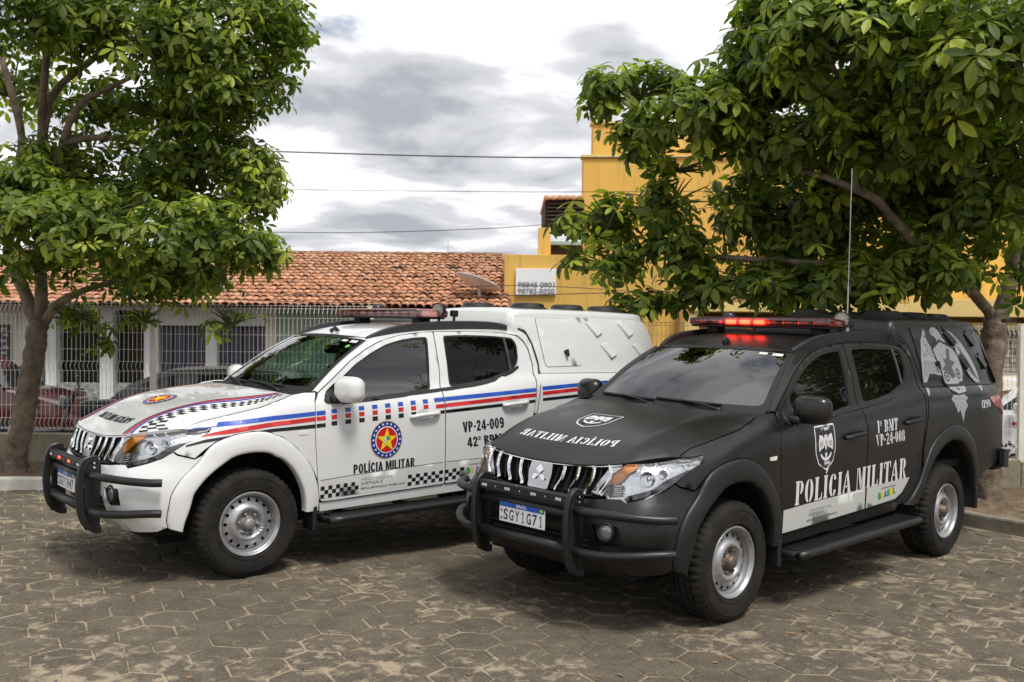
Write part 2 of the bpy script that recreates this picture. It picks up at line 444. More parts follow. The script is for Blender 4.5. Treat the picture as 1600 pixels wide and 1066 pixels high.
def zlow(u): return .474+.0455*(-u-.513)
def shrink(poly, d):
    """inset a closed polygon by d (for the shut lines)"""
    n = len(poly); ar = sum(poly[i-1][0]*poly[i][1]-poly[i][0]*poly[i-1][1] for i in range(n)); sg = 1 if ar > 0 else -1
    out = []
    for i in range(n):
        p0, p1, p2 = Vector(poly[i-1]), Vector(poly[i]), Vector(poly[(i+1) % n])
        a, b = (p1-p0).normalized(), (p2-p1).normalized()
        na, nb = Vector((-a.y, a.x))*sg, Vector((-b.y, b.x))*sg
        m = na+nb
        if m.length < .2: m = na
        m.normalize(); k = d/max(.5, m.dot(na))
        out.append(tuple(p1+m*k))
    return out
def band(top, thick, front=0):
    """closed stripe polygon from its top line; thick is a number or list"""
    th = thick if isinstance(thick, list) else [thick]*len(top)
    return top+[(u, z-t) for (u, z), t in reversed(list(zip(top, th)))]
def sub(pts, n=3):
    return [tuple(v) for v in spline(pts, n)]

# stencil letters: heavy stems, hairline serifs, bridges left open
def _ring(cx, cy, rx, ry, ix, iy, a0, a1, n=9):
    A = [(cx+rx*math.cos(R(a0+(a1-a0)*i/n)), cy+ry*math.sin(R(a0+(a1-a0)*i/n))) for i in range(n+1)]
    B = [(cx+ix*math.cos(R(a0+(a1-a0)*i/n)), cy+iy*math.sin(R(a0+(a1-a0)*i/n))) for i in range(n+1)]
    return A+B[::-1]
def _rc(x0, y0, x1, y1): return [(x0, y0), (x1, y0), (x1, y1), (x0, y1)]
def _stem(x, w=.26):
    return [(x-.06, 0), (x+w+.06, 0), (x+w+.06, .05), (x+w, .09), (x+w, .91), (x+w+.06, .95), (x+w+.06, 1), (x-.06, 1), (x-.06, .95), (x, .91), (x, .09), (x-.06, .05)]
STENCIL = {
 'I': (.44, [_stem(.09)]), 'Í': (.44, [_stem(.09), [(.16, 1.08), (.26, 1.08), (.46, 1.30), (.27, 1.30)]]),
 'L': (.76, [_stem(.09), [(.45, 0), (.74, 0), (.74, .30), (.69, .30), (.62, .07), (.45, .07)]]),
 'P': (.78, [_stem(.09), _ring(.44, .72, .32, .28, .07, .22, -90, 90)]),
 'R': (.84, [_stem(.09), _ring(.44, .73, .32, .27, .07, .21, -90, 90), [(.45, .44), (.58, .44), (.86, .02), (.86, 0), (.60, 0)]]),
 'B': (.80, [_stem(.09), _ring(.44, .75, .28, .25, .06, .19, -90, 90), _ring(.44, .25, .34, .25, .09, .19, -90, 90)]),
 'O': (.84, [_ring(.39, .5, .36, .5, .10, .44, 97, 263), _ring(.45, .5, .36, .5, .10, .44, -83, 83)]),
 '0': (.70, [_ring(.32, .5, .29, .5, .06, .44, 98, 262), _ring(.38, .5, .29, .5, .06, .44, -82, 82)]),
 'C': (.80, [_ring(.40, .5, .37, .5, .10, .44, 97, 263), _ring(.44, .5, .32, .5, .08, .44, 28, 86), _ring(.44, .5, .32, .5, .08, .44, -86, -28)]),
 'A': (.86, [[(0, 0), (.20, 0), (.20, .05), (.15, .05), (.36, .78), (.32, .92)], [(.40, 1), (.50, 1), (.80, .05), (.88, .05), (.88, 0), (.48, 0), (.48, .05), (.54, .05), (.36, .88)], _rc(.25, .26, .44, .33)]),
 'M': (1.04, [_rc(.08, 0, .15, 1), _rc(.02, 0, .22, .05), [(.18, 1), (.36, 1), (.55, .32), (.52, 0), (.46, 0)], [(.56, .36), (.66, .90), (.66, 0), (.60, 0), (.60, .3)], _stem(.71)]),
 'T': (.80, [_stem(.27), [(.0, 1), (.0, .70), (.05, .70), (.12, .93), (.20, .95), (.20, 1)], [(.80, 1), (.80, .70), (.75, .70), (.68, .93), (.60, .95), (.60, 1)]]),
 'V': (.84, [[(0, 1), (.38, 1), (.38, .95), (.32, .95), (.48, .30), (.42, 0), (.36, 0), (.08, .95), (0, .95)], [(.52, .30), (.47, .10), (.70, .95), (.62, .95), (.62, 1), (.84, 1), (.84, .95), (.78, .95)]]),
 '1': (.42, [_stem(.09)]), '-': (.36, [_rc(.04, .38, .32, .54)]), ' ': (.34, []),
 '2': (.70, [_ring(.34, .70, .32, .30, .08, .23, 5, 170), [(.40, .62), (.66, .70), (.30, .20), (.06, .06), (.06, .12)], [(.06, 0), (.66, 0), (.66, .24), (.60, .24), (.52, .12), (.06, .12)]]),
 '4': (.74, [_rc(.40, 0, .62, 1), [(.36, 1), (.36, .80), (.12, .36), (.36, .36), (.36, .26), (0, .26), (0, .36)], _rc(.65, .26, .72, .38)]),
 '8': (.70, [_ring(.32, .74, .26, .26, .06, .19, 97, 263), _ring(.38, .74, .26, .26, .06, .19, -83, 83), _ring(.32, .25, .30, .25, .07, .18, 97, 263), _ring(.38, .25, .30, .25, .07, .18, -83, 83)]),
 '9': (.70, [_ring(.32, .68, .29, .32, .06, .24, 97, 263), _ring(.38, .68, .29, .32, .06, .24, -83, 83), [(.45, .45), (.67, .60), (.55, .12), (.30, 0), (.14, .02), (.14, .10), (.36, .12)]]),
 'º': (.36, [_ring(.15, .82, .13, .18, .05, .13, 97, 263), _ring(.19, .82, .13, .18, .05, .13, -83, 83), _rc(.04, .54, .30, .59)]),
 '(': (.36, [_ring(.34, .5, .30, .5, .12, .40, 110, 250), _rc(.18, .80, .34, .98), _rc(.18, .02, .34, .20)]),
}
SANS = {
 'I': (.24, [_rc(0, 0, .24, 1)]), 'Í': (.24, [_rc(0, 0, .24, 1), [(.04, 1.06), (.16, 1.06), (.30, 1.24), (.10, 1.24)]]), 'L': (.52, [_rc(0, 0, .24, 1), _rc(.24, 0, .52, .16)]),
 'P': (.60, [_rc(0, 0, .24, 1), _ring(.24, .70, .36, .30, .12, .15, -90, 90)]), 'R': (.62, [_rc(0, 0, .24, 1), _ring(.24, .72, .36, .28, .12, .14, -90, 90), [(.25, .43), (.45, .43), (.62, 0), (.38, 0)]]),
 'B': (.62, [_rc(0, 0, .24, 1), _ring(.24, .755, .34, .245, .11, .11, -90, 90), _ring(.24, .255, .38, .255, .13, .12, -90, 90)]),
 'O': (.66, [_ring(.33, .5, .33, .52, .09, .34, 90, 270), _ring(.33, .5, .33, .52, .09, .34, -90, 90)]), '0': (.60, [_ring(.30, .5, .30, .52, .07, .34, 90, 270), _ring(.30, .5, .30, .52, .07, .34, -90, 90)]),
 'C': (.64, [_ring(.33, .5, .33, .52, .09, .34, 32, 328, 18)]), 'A': (.66, [[(0, 0), (.23, 0), (.36, .80), (.33, 1), (.21, 1)], [(.66, 0), (.43, 0), (.36, .44), (.30, .80), (.33, 1), (.45, 1)], _rc(.265, .17, .395, .31)]),
 'M': (.84, [[(0, 0), (.22, 0), (.22, .62), (.36, 0), (.48, 0), (.62, .62), (.62, 0), (.84, 0), (.84, 1), (.56, 1), (.42, .40), (.28, 1), (0, 1)]]), 'T': (.58, [_rc(.17, 0, .41, .84), _rc(0, .84, .58, 1)]),
 'V': (.64, [[(.20, 0), (.44, 0), (.64, 1), (.40, 1), (.32, .34), (.24, 1), (0, 1)]]), '-': (.32, [_rc(.02, .38, .30, .54)]), ' ': (.22, []),
 '2': (.58, [_ring(.29, .70, .29, .32, .07, .14, 0, 180), [(.36, .70), (.58, .70), (.30, .17), (.02, .17)], _rc(.02, 0, .57, .17)]), '4': (.64, [_rc(.32, 0, .54, 1), [(.32, 1), (0, .36), (0, .20), (.32, .20), (.32, .36), (.18, .36), (.32, .66)], _rc(.54, .20, .64, .36)]),
 '9': (.60, [_ring(.30, .68, .30, .34, .07, .18, 90, 270), _ring(.30, .68, .30, .34, .07, .18, -90, 90), [(.38, .60), (.60, .68), (.60, .26), (.37, .34)], _ring(.30, .30, .30, .32, .07, .14, -150, -2)]), 'º': (.34, [_ring(.17, .80, .17, .20, .07, .10, 90, 270), _ring(.17, .80, .17, .20, .07, .10, -90, 90)]),
}
def stencil_geo(body, sp=.10, font=None):
    V = []; F = []; x = 0
    for ch in body:
        w, polys = (font or STENCIL)[ch]
        for p in polys:
            ov, of = cdt([(a+x, b) for a, b in p], (), .5)
            n = len(V); V += ov; F += [tuple(i+n for i in f) for f in of]
        x += w+sp
    return V, F
def star(cx, cy, r, k=.40, n=5, rot=90):
    return [(cx+(r if i % 2 == 0 else r*k)*math.cos(R(rot+i*180/n)), cy+(r if i % 2 == 0 else r*k)*math.sin(R(rot+i*180/n))) for i in range(2*n)]
def disc(cx, cy, r, n=40, ry=None):
    return [(cx+r*math.cos(2*math.pi*i/n), cy+(ry or r)*math.sin(2*math.pi*i/n)) for i in range(n)]

def plate_geo(txt):
    V = []; F = []
    for i, ch in enumerate(txt):
        if ch == '1': v, f = cdt([(.25, 0), (.75, 0), (.75, .1), (.58, .1), (.58, 1), (.44, 1), (.20, .84), (.20, .72), (.42, .82), (.42, .1), (.25, .1)], (), .5)
        else: v, f = text_geo(ch, .02); v = norm01(v)
        n = len(V); V += [(i*1.28+a, b*1.9) for a, b in v]; F += [tuple(k+n for k in q) for q in f]
    return V, F
_tyre = []
def tyre_mesh():
    if _tyre: return _tyre[0]
    seg = 144; W = .1325
    prof = [(.222, -.105), (.235, -.122), (.27, -.131), (.305, -.1325), (.335, -.128), (.352, -.119), (.3615, -.108)]
    ribs = [(-.108, -.066), (-.052, -.030), (-.018, .018), (.030, .052), (.066, .108)]
    mid = []
    for i, (a, b) in enumerate(ribs):
        top = .3615 if i in (0, 4) else .3735
        mid += [(.363 if i == 0 else .374, a), (.374 if i != 4 else .374, (a+b)/2), (.374 if i < 4 else .363, b)]
        if i < 4: mid += [(.362, b+.002), (.362, ribs[i+1][0]-.002)]
    full = prof+mid+[(r, -a) for r, a in reversed(prof)]
    V = []; n = len(full)
    for k in range(seg):
        for j, (r, a) in enumerate(full):
            sk = .010*math.sin(a*30)
            w = 2*math.pi*(k+sk*14)/seg
            rr = r
            cut = (k % 3 == 0)
            if r > .3605 and abs(a) < .115 and cut and abs(a) > .02: rr = r-.008
            if abs(a) > .10 and .345 < r and (k % 3 == 0): rr = r-.006
            V.append((rr*math.cos(w), a, rr*math.sin(w)))
    F = [(k*n+i, k*n+i+1, ((k+1) % seg)*n+i+1, ((k+1) % seg)*n+i) for k in range(seg) for i in range(n-1)]
    mb = MB(); mb.add(V, F)
    # raised rings on the sidewall
    for sgn in (1, -1):
        for r0 in (.243, .322): mb.lathe([(r0-.004, sgn*.1255 if r0 < .3 else sgn*.1300), (r0-.002, sgn*(.1285 if r0 < .3 else .1335)), (r0+.002, sgn*(.1290 if r0 < .3 else .1330)), (r0+.004, sgn*(.1262 if r0 < .3 else .1290))], 72)
    me = mb.me('tyre'); autosmooth(me, 28); _tyre.append(me); return me
_rim = []
def rim_mesh():
    if _rim: return _rim[0]
    yp = hermite([(.045, .064), (.058, .066), (.075, .067), (.088, .088), (.104, .103), (.122, .098), (.140, .078), (.160, .071), (.178, .066), (.186, .056)])
    ov, F = cdt(disc(0, 0, .186, 64), [disc(0, 0, .045, 32)]+[disc(.163*math.cos(2*math.pi*i/16), .163*math.sin(2*math.pi*i/16), .0125, 12) for i in range(16)], .012)
    mb = MB(); V = [(a, yp(math.hypot(a, b)), b) for a, b in ov]
    mb.add(V, [f[::-1] for f in F])
    mb.lathe([(.186, .056), (.184, .03), (.186, .066), (.190, .074), (.194, .082), (.196, .100), (.205, .108), (.208, .116), (.214, .121), (.221, .120), (.225, .113), (.222, .104), (.212, .098), (.20, .06), (.19, -.11)], 64)
    me = mb.me('wheel'); autosmooth(me, 40); _rim.append(me); return me

def build_truck(root, white, steer=0.):
    K = 'white' if white else 'black'
    if white:
        paint = mat('white_paint', (.67, .675, .675), .28, coat=.9, var=.015, vscale=1.5)
        roofm = paint; flare = paint
        glassw = glassmat('clear_green_glass', (.66, .80, .74), .05); glassf = glassmat('door_glass', (.55, .66, .64), .07)
    else:
        paint = mat('matte_black_wrap', (.0075, .0075, .0078), .33, col2=(.0125, .0118, .0108), vscale=3.5, detail=9, spec=.5, rvar=.09)
        roofm = paint; flare = mat('black_flare', (.0085, .0085, .009), .45, var=.2, vscale=3)
        glassw = glassmat('smoked_windscreen', (.05, .06, .07), .10); glassf = mat('black_tint_glass', (.002, .0022, .0025), .02, spec=.34)
    dark = mat('dark_void', (.006, .006, .006), .9)
    plastic = mat('black_plastic', (.010, .010, .011), .55, bump=.12, bscale=350)
    rubber = mat('tyre_rubber', (.012, .0115, .011), .74, col2=(.026, .023, .020), vscale=9, bump=.25, bscale=120, spec=.2)
    tint = mat('black_tint_glass', (.002, .0022, .0025), .02, spec=.34)
    steel = mat('silver_steel_rim', (.36, .36, .37), .42, metal=.6, var=.18, vscale=12)
    chrome = mat('chrome', (.78, .78, .80), .08, metal=1)
    sideF = {1: SN, -1: SR}
    def panel(name, poly, m, parent, side=1, holes=(), g=.05, off=0., thick=.014, gap=.0032, r=0):
        pl = shrink(poly, gap) if gap else poly
        if r: pl = rnd(pl, r)
        key = ('panel', name, side, round(off, 4), len(poly), round(poly[0][0], 4), round(poly[0][1], 4))
        if key in TCACHE: me = TCACHE[key].copy()
        else:
            me = sheet(name, sideF[side], pl, holes, g, off, thick, flip=(side == 1)); TCACHE[key] = me
        return link(name, me, m, parent)
    def decal(name, poly, m, parent, off=.0018, g=.07, side=1):
        return link(name, sheet(name, sideF[side], poly, (), g, off, 0, flip=(side == 1)), m, parent)
    def decals(name, polys, m, parent, off=.0018, g=.2):
        mb = MB()
        for p in polys:
            ov, F = cdt(p, (), g)
            V = [(lambda pn: pn[0]+pn[1]*off)(SN(a, b)) for a, b in ov]; mb.add(V, [f[::-1] for f in F])
        return mb.build(name, m, parent, smooth=True)
    def lettering(name, geo, quad, m, parent, off=.0022, fn=SN, flip=True, mirror=False):
        """quad: (bottom-left, bottom-right, top-left) in surface coordinates as read"""
        V, F = geo; V = norm01(V); bl, br, tl = quad
        P = []
        for a, b in V:
            if mirror: a = 1-a
            u = bl[0]+(br[0]-bl[0])*a+(tl[0]-bl[0])*b; w = bl[1]+(br[1]-bl[1])*a+(tl[1]-bl[1])*b
            p, n = fn(u, w); P.append(p+n*off)
        return MB().add(P, F).build(name, m, parent)

    # ---- hood
    gh = 26
    hv = []; hf = []
    for i in range(gh+1):
        for j in range(gh*2+1):
            s = .004+.996*i/gh; q = -.992+1.984*j/(gh*2)
            s = (i/gh)**1.35*.99+.006
            hv.append(HN(s, q)[0])
    m_ = gh*2+1
    hf = [(i*m_+j, i*m_+j+1, (i+1)*m_+j+1, (i+1)*m_+j) for i in range(gh) for j in range(gh*2)]
    mb = MB().add(hv, hf)
    fl = [hv[j] for j in range(m_)]
    mb.add([p for p in fl]+[p+Vector((-.012, 0, -.022)) for p in fl], [(j+1, j, m_+j, m_+j+1) for j in range(m_-1)])
    hoodo = mb.build('hood', paint, root, smooth=True); autosmooth(hoodo.data, 50)
    # ---- windscreen
    ws = link('windshield', sheet('windshield', WS, rnd([(.0, -1), (1, -1), (1, 1), (0, 1)], .06), (), .1, 0, .004, flip=True), glassw, root)
    frit = sheet('seal', WS, rnd([(-.01, -1.012), (1.012, -1.012), (1.012, 1.012), (-.01, 1.012)], .06), [rnd([(.075, -.955), (.955, -.965), (.955, .965), (.075, .955)], .08)], .1, .0025, .006, flip=True)
    link('windshield_seal', frit, plastic, ws)
    stk = mat('sticker_white', (.62, .66, .62), .5)
    link('sticker', sheet('sticker', WS, [(.88, .80), (.93, .80), (.93, .92), (.88, .92)], (), .1, .003, 0, flip=True), stk, ws)
    link('sticker', sheet('sticker', WS, [(.89, .64), (.93, .64), (.93, .74), (.89, .74)], (), .1, .003, 0, flip=True), stk, ws)
    if white: link('sticker', sheet('sticker', WS, disc(.80, .86, .03, 14, .03), (), .1, .003, 0, flip=True), mat('sticker_green', (.15, .5, .08), .5), ws)
    # cowl under the wipers
    mb = MB(); cv = []
    for j in range(25):
        q = -1+2*j/24
        a = Vector(hood(1, q*.992)); b = WS(0.02, q)[0]
        cv += [a+Vector((-.004, 0, -.012)), (a+b)/2+Vector((0, 0, -.024)), b+Vector((0, 0, -.004))]
    mb.add(cv, [(j*3+i, (j+1)*3+i, (j+1)*3+i+1, j*3+i+1) for j in range(24) for i in range(2)])
    mb.build('cowl_panel', plastic, root, smooth=True)
    for q0, q1, s1 in ((.60, -.10, .10), (-.12, -.88, .075)):
        pv = WS(.0, q0)[0]+Vector((.020, 0, -.006)); mb = MB()
        arm = [pv, WS(.02, q0+(q1-q0)*.2)[0]+Vector((.018, 0, .016)), WS(.045, q0+(q1-q0)*.55)[0]+Vector((.012, 0, .020))]
        mb.tube(spline(arm, 5), .009, 6)
        mb.lathe([(0.0, .02), (.016, .018), (.018, 0), (.018, -.02)], 12, Matrix.Translation(pv), 'Z')
        w = mb.build('wiper', plastic, root, smooth=True)
        mb = MB(); mb.tube([WS(.045+s1*.25*t, q0+(q1-q0)*t)[0]+Vector((.006, 0, .010)) for t in [i/8 for i in range(9)]], .010, 6)
        mb.build('blade', plastic, w)
    # ---- roof
    nx, nq = 26, 20; rv = []
    for i in range(nx+1):
        for j in range(nq+1):
            q = -1+2*j/nq
            xf = -1.045+.083*(1-q*q)*.97-.015*abs(q)**3
            t = i/nx; x = xf+(-2.585-xf)*t
            p = roof(x, q)
            rv.append(p)
    mb = MB().add(rv, [(i*(nq+1)+j, i*(nq+1)+j+1, (i+1)*(nq+1)+j+1, (i+1)*(nq+1)+j) for i in range(nx) for j in range(nq)])
    ro = mb.build('roof', roofm, root, smooth=True); autosmooth(ro.data, 50)
    fin = MB(); fin.sweep([(-1.14, .012, 1.69), (-1.10, .012, 1.728), (-1.06, .012, 1.70)], [(-.012, -.012), (.012, -.012), (.006, .02), (-.006, .02)], (0, 1, 0))
    fin.build('antenna_mount', plastic, root)
    # ---- A pillars, fenders, doors, bed sides on both sides
    GT = polylerp([(-.534, 1.262)]+GAPT[:4])
    doors = {}; beds = {}; fends = {}
    for sd in (1, -1):
        mb = MB(); pv = []
        for i in range(15):
            t = i/14; a = WS(t*.985, 1.012)[0]; u, z = GT(t*.97); b, n = SN(u+.004, z+.003)
            for k in range(4):
                f = k/3; p = a.lerp(b, f)+(n*.6+Vector((.3, 0, .5)))*.018*math.sin(math.pi*f); pv.append(Vector((p.x, p.y*sd, p.z)))
        mb.add(pv, [((i*4+k, (i+1)*4+k, (i+1)*4+k+1, i*4+k+1) if sd == 1 else (i*4+k+1, (i+1)*4+k+1, (i+1)*4+k, i*4+k)) for i in range(14) for k in range(3)])
        po = mb.build('roof_pillar', paint, root, smooth=True)
        fend = HLINE+[(-.50, 1.262)]+GAPF[::-1][1:]+[(-.517, .44)]+FL_FO[::-1][2:-5]+[(.396, .842), (.514, .874)]+HEAD[9:2:-1][0:]
        fend = HLINE+[(-.42, 1.266), (-.515, 1.266)]+GAPF[::-1][1:5]+[(-.492, .66)]+FL_FO[::-1][3:-6]+[(.345, .90), (.40, .846), (.514, .876)]+HEAD[9:2:-1]
        fo = panel('front_fender', fend, paint, root, sd, g=.035)
        fends[sd] = fo
        mk = panel('side_marker', rnd([(-.339, .992), (-.424, 1.0), (-.42, .972), (-.345, .972)], .008), mat('marker_lens', (.75, .70, .62), .15), fo, sd, off=.004, thick=.006, gap=0, g=.03)
        fd = GAPF+GAPT+[(-1.628, 1.7235), (-1.63, 1.4), (-1.606, 1.24), (-1.613, .945), (-1.624, .60), (-1.624, zlow(-1.62)), (-1.1, zlow(-1.1)), (-.62, zlow(-.62)), (-.54, zlow(-.54)+.004), (-.522, .50)]
        fd = [p for p in fd if p != (-.52, .43) and p != (-.515, .55)]
        wf, wr = rnd(FWIN, .03), rnd(RWIN, .03)
        d1 = panel('front_door', fd, paint, root, sd, holes=[wf], g=.045, r=.012)
        rd = [(-1.632, 1.7245)]+GAPT2+[(-1.9, zlow(-1.9)), (-1.628, zlow(-1.63)), (-1.628, .60), (-1.617, .945), (-1.610, 1.24), (-1.634, 1.4)]
        d2 = panel('rear_door', rd, paint, root, sd, holes=[wr], g=.045, r=.012)
        doors[sd] = (d1, d2)
        # glass, dark frames
        panel('window_frame', shrink(wf, -.004), plastic, d1, sd, holes=[rnd(shrink(FWIN, .014), .03)], g=.05, off=-.004, thick=.012, gap=0)
        panel('window', shrink(wf, -.002), glassf, d1, sd, g=.08, off=-.012, thick=.0, gap=0)
        panel('window_frame', shrink(wr, -.004), plastic, d2, sd, holes=[rnd(shrink(RWIN, .014), .03)], g=.05, off=-.004, thick=.012, gap=0)
        panel('window', shrink(RGLASS, -.002), tint, d2, sd, g=.08, off=-.011, thick=0, gap=0)
        panel('quarter_window', shrink(QGLASS, -.002), tint, d2, sd, g=.08, off=-.008, thick=.004, gap=0)
        bar_ = [(-2.318, 1.694), (-2.342, 1.694), (-2.358, 1.556), (-2.366, 1.402), (-2.340, 1.402), (-2.332, 1.556)]
        panel('window_bar', bar_, mat('grey_trim', (.05, .05, .05), .5), d2, sd, g=.05, off=-.002, thick=.008, gap=0)
        # weather strips under the windows
        st1 = [(-.70, 1.197), (-.938, 1.217), (-1.222, 1.242), (-1.52, 1.268), (-1.606, 1.276), (-1.606, 1.254), (-1.52, 1.246), (-1.222, 1.219), (-.938, 1.194), (-.70, 1.176)]
        panel('weather_strip', st1, plastic, d1, sd, g=.06, off=.004, thick=.008, gap=0)
        st2 = [(-1.612, 1.277), (-1.706, 1.285), (-1.914, 1.306), (-2.141, 1.344), (-2.352, 1.412), (-2.43, 1.455), (-2.44, 1.435), (-2.36, 1.388), (-2.141, 1.322), (-1.914, 1.284), (-1.706, 1.262), (-1.612, 1.254)]
        panel('weather_strip', st2, plastic, d2, sd, g=.06, off=.004, thick=.008, gap=0)
        # mirror sail and mirror
        sail = rnd([(-.553, 1.205), (-.60, 1.275), (-.70, 1.345), (-.735, 1.36), (-.73, 1.20), (-.66, 1.182), (-.575, 1.186)], .02)
        so = panel('mirror_base', sail, plastic, d1, sd, g=.05, off=.010, thick=.02, gap=0)
        mb = MB(); mb.rbox((-.15, -.125, -.095), (0, .125, .097), .072, Matrix.Translation((-.62, .995*sd, 1.29)) @ Matrix.Rotation(R(14*sd), 4, 'Z') @ Matrix.Diagonal((1, 1, 1, 1)), seg=5)
        mo = mb.build('mirror', paint, root, smooth=True)
        mb = MB(); mb.rbox((-.153, -.080, -.058), (-.146, .080, .058), .003, Matrix.Translation((-.62, .995*sd, 1.29)) @ Matrix.Rotation(R(14*sd), 4, 'Z')); mb.build('mirror_glass', chrome, mo)
        mb = MB(); mb.rbox((-.72, .83 if sd > 0 else -.93, 1.195), (-.60, .93 if sd > 0 else -.83, 1.25), .02); mb.build('arm', plastic, mo, smooth=True)
        # handles
        for dd, u0, z0 in ((d1, -1.41, 1.078), (d2, -2.315, 1.142)):
            hm = paint if white else plastic
            c, n = sideF[sd](u0, z0)
            cup = disc(u0+.01, z0-.005, .062, 24, .048)
            panel('handle_recess', cup, mat('recess_'+K, (.5, .5, .5) if white else (.006, .006, .006), .4), dd, sd, g=.03, off=.0015, thick=0, gap=0)  # flat darker disc painting the shade of a hollow behind the handle
            pts = [(u0+.125, z0-.012), (u0+.10, z0-.008), (u0+.05, z0), (u0-.05, z0+.006), (u0-.11, z0+.010), (u0-.135, z0+.012)]
            path = []
            for (u, z), k in zip(pts, (.004, .026, .036, .036, .028, .004)):
                p, n = sideF[sd](u, z); path.append(p+n*k)
            mb = MB(); mb.tube(spline(path, 4), .0165, 8); mb.build('handle', hm, dd, smooth=True)
        # cab corner behind the rear door, bed side
        cab = [(-2.475, 1.712), (-2.535, 1.665), (-2.572, 1.60), (-2.598, 1.46), (-2.571, 1.30), (-2.551, 1.15), (-2.53, 1.05), (-2.56, 1.05), (-2.60, 1.27), (-2.628, 1.33), (-2.652, 1.46), (-2.615, 1.64), (-2.575, 1.72), (-2.53, 1.735)]
        panel('cab_corner', cab, paint, root, sd, g=.04)
        bed = [(-2.62, 1.387), (-2.61, 1.27), (-2.572, 1.06), (-2.535, .92), (-2.535, .77)]+FL_RO[3:]+[(-3.66, .615), (-3.80, .64), (-4.10, .70), (-4.225, .72), (-4.24, .90), (-4.215, 1.10)]+[(-4.084, 1.175), (-3.892, 1.214), (-3.802, 1.279), (-4.05, 1.293), (-4.105, 1.335), (-4.13, 1.387)]
        beds[sd] = panel('bed_side', bed, paint, root, sd, g=.045)
        tl = [(-3.802, 1.281), (-4.05, 1.295), (-4.11, 1.27), (-4.16, 1.20), (-4.21, 1.105), (-4.084, 1.173), (-3.892, 1.212)]
        to = panel('tail_light', tl, mat('tail_red', (.30, .012, .012), .1, coat=.6), root, sd, g=.04, off=.006, thick=.03, gap=0, r=.015)
        # sill
        sill = [(-.53, zlow(-.53)-.004), (-1.1, zlow(-1.1)-.006), (-2.08, zlow(-2.08)-.004), (-2.20, .51), (-2.15, .46), (-1.3, .43), (-.535, .40)]
        panel('sill', sill, paint, root, sd, g=.05, off=-.012)
        # near-black inner shell, added so the shut lines read as shaded gaps
        lin = [(.36, .46)]+[(u+.012*0, z) for u, z in FL_FI[2:-1]]+[(-.53, .44), (-2.2, .50)]+FL_RI[1:-1]+[(-3.6, .64), (-4.2, .76), (-4.16, 1.15), (-4.09, 1.37), (-2.66, 1.375), (-2.60, 1.50), (-2.57, 1.62), (-2.53, 1.69), (-2.39, 1.715), (-1.932, 1.728), (-1.511, 1.712), (-1.158, 1.648), (-.83, 1.480), (-.56, 1.255), (-.33, 1.245), (.15, 1.118), (.27, 1.085), (.285, 1.03), (.34, .92)]
        panel('inner_shell', lin, dark, root, sd, holes=[shrink(wf, -.012), shrink(wr, -.012)], g=.09, off=-.017, thick=0, gap=0)
        # flares
        for nm, fo_, fi_ in (('front_flare', FL_FO, FL_FI), ('rear_flare', FL_RO, FL_RI)):
            A = polylerp(sub(fo_, 4)); B = polylerp(sub(fi_, 4)); n = 54
            rows = [(.03, -.010), (.03, .006), (.07, .012), (.14, .017), (.35, .021), (.6, .025), (.85, .026), (.96, .023), (1.0, .015), (1.0, -.05)]
            V = []
            for i in range(n+1):
                t = i/n; a, b = A(t), B(t)
                for f, o in rows:
                    p, nn = sideF[sd](a[0]+(b[0]-a[0])*f, a[1]+(b[1]-a[1])*f)
                    nn = Vector((nn.x*.6, nn.y, nn.z*.3)); V.append(p+nn*o)
            m2 = len(rows)
            F = [(i*m2+k, i*m2+k+1, (i+1)*m2+k+1, (i+1)*m2+k) for i in range(n) for k in range(m2-1)]
            if sd == -1: F = [f[::-1] for f in F]
            o = MB().add(V, F).build('wheel_flare', flare, root); autosmooth(o.data, 55)
        # wheel wells
        for xc, zc, r in ((0.0, .44, .47), (-3.0, .46, .52)):
            mb = MB(); V = []
            for i in range(21):
                a = R(-12+204*i/20)
                for y in (.86, .40): V.append((xc+r*math.cos(a), y*sd, zc+r*math.sin(a)))
            mb.add(V, [(2*i, 2*i+1, 2*i+3, 2*i+2) for i in range(20)])
            mb.add([(xc+r, .4*sd, .2), (xc-r, .4*sd, .2), (xc-r, .4*sd, zc+r), (xc+r, .4*sd, zc+r)], [(0, 1, 2, 3)])
            mb.build('wheel_well', dark, root)
        # mud flaps
        for xm, zt, zb_ in ((-.475, .455, .275), (-3.55, .52, .34)):
            mb = MB(); mb.rbox((xm-.025, min(.74*sd, .900*sd), zb_), (xm+.010, max(.74*sd, .900*sd), zt), .01); mb.build('mud_flap', plastic, root)
        # step board
        za, zb_ = .362, .402
        mb = MB(); path = [(-.565, .80*sd, za-.01), (-.565, .93*sd, za-.008), (-.60, .99*sd, za-.004), (-.66, 1.005*sd, za), (-2.12, 1.005*sd, zb_), (-2.18, .99*sd, zb_), (-2.22, .93*sd, zb_), (-2.22, .80*sd, zb_)]
        mb.tube(spline(path, 4), .027, 10); st = mb.build('side_step', mat('powder_black', (.010, .010, .0115), .40, var=.2, vscale=20), root, smooth=True)
        mb = MB(); M = Matrix.Translation((-.6, 0, za+.012)) @ Matrix.Rotation(math.atan2(za-zb_, 1.55)*-1, 4, 'Y')
        mb.box((-1.58, min(.80*sd, .99*sd), -.01), (0, max(.80*sd, .99*sd), .004), M)
        for i in range(52):
            for j in range(4):
                x = -.03-i*.0298; y = (.825+j*.042)*sd; w = .7 if (i+j) % 2 else -.7
                mb.box((-.012, -.004, .0), (.012, .004, .0075), M @ Matrix.Translation((x, y, 0)) @ Matrix.Rotation(w, 4, 'Z'))
        mb.build('tread_plate', mat('checker_plate', (.018, .018, .02), .38, metal=.3), st)
        for xb in (-.8, -1.4, -2.0):
            MB().box((xb-.02, min(.5*sd, .85*sd), .34), (xb+.02, max(.5*sd, .85*sd), .37)).build('bracket', plastic, st)
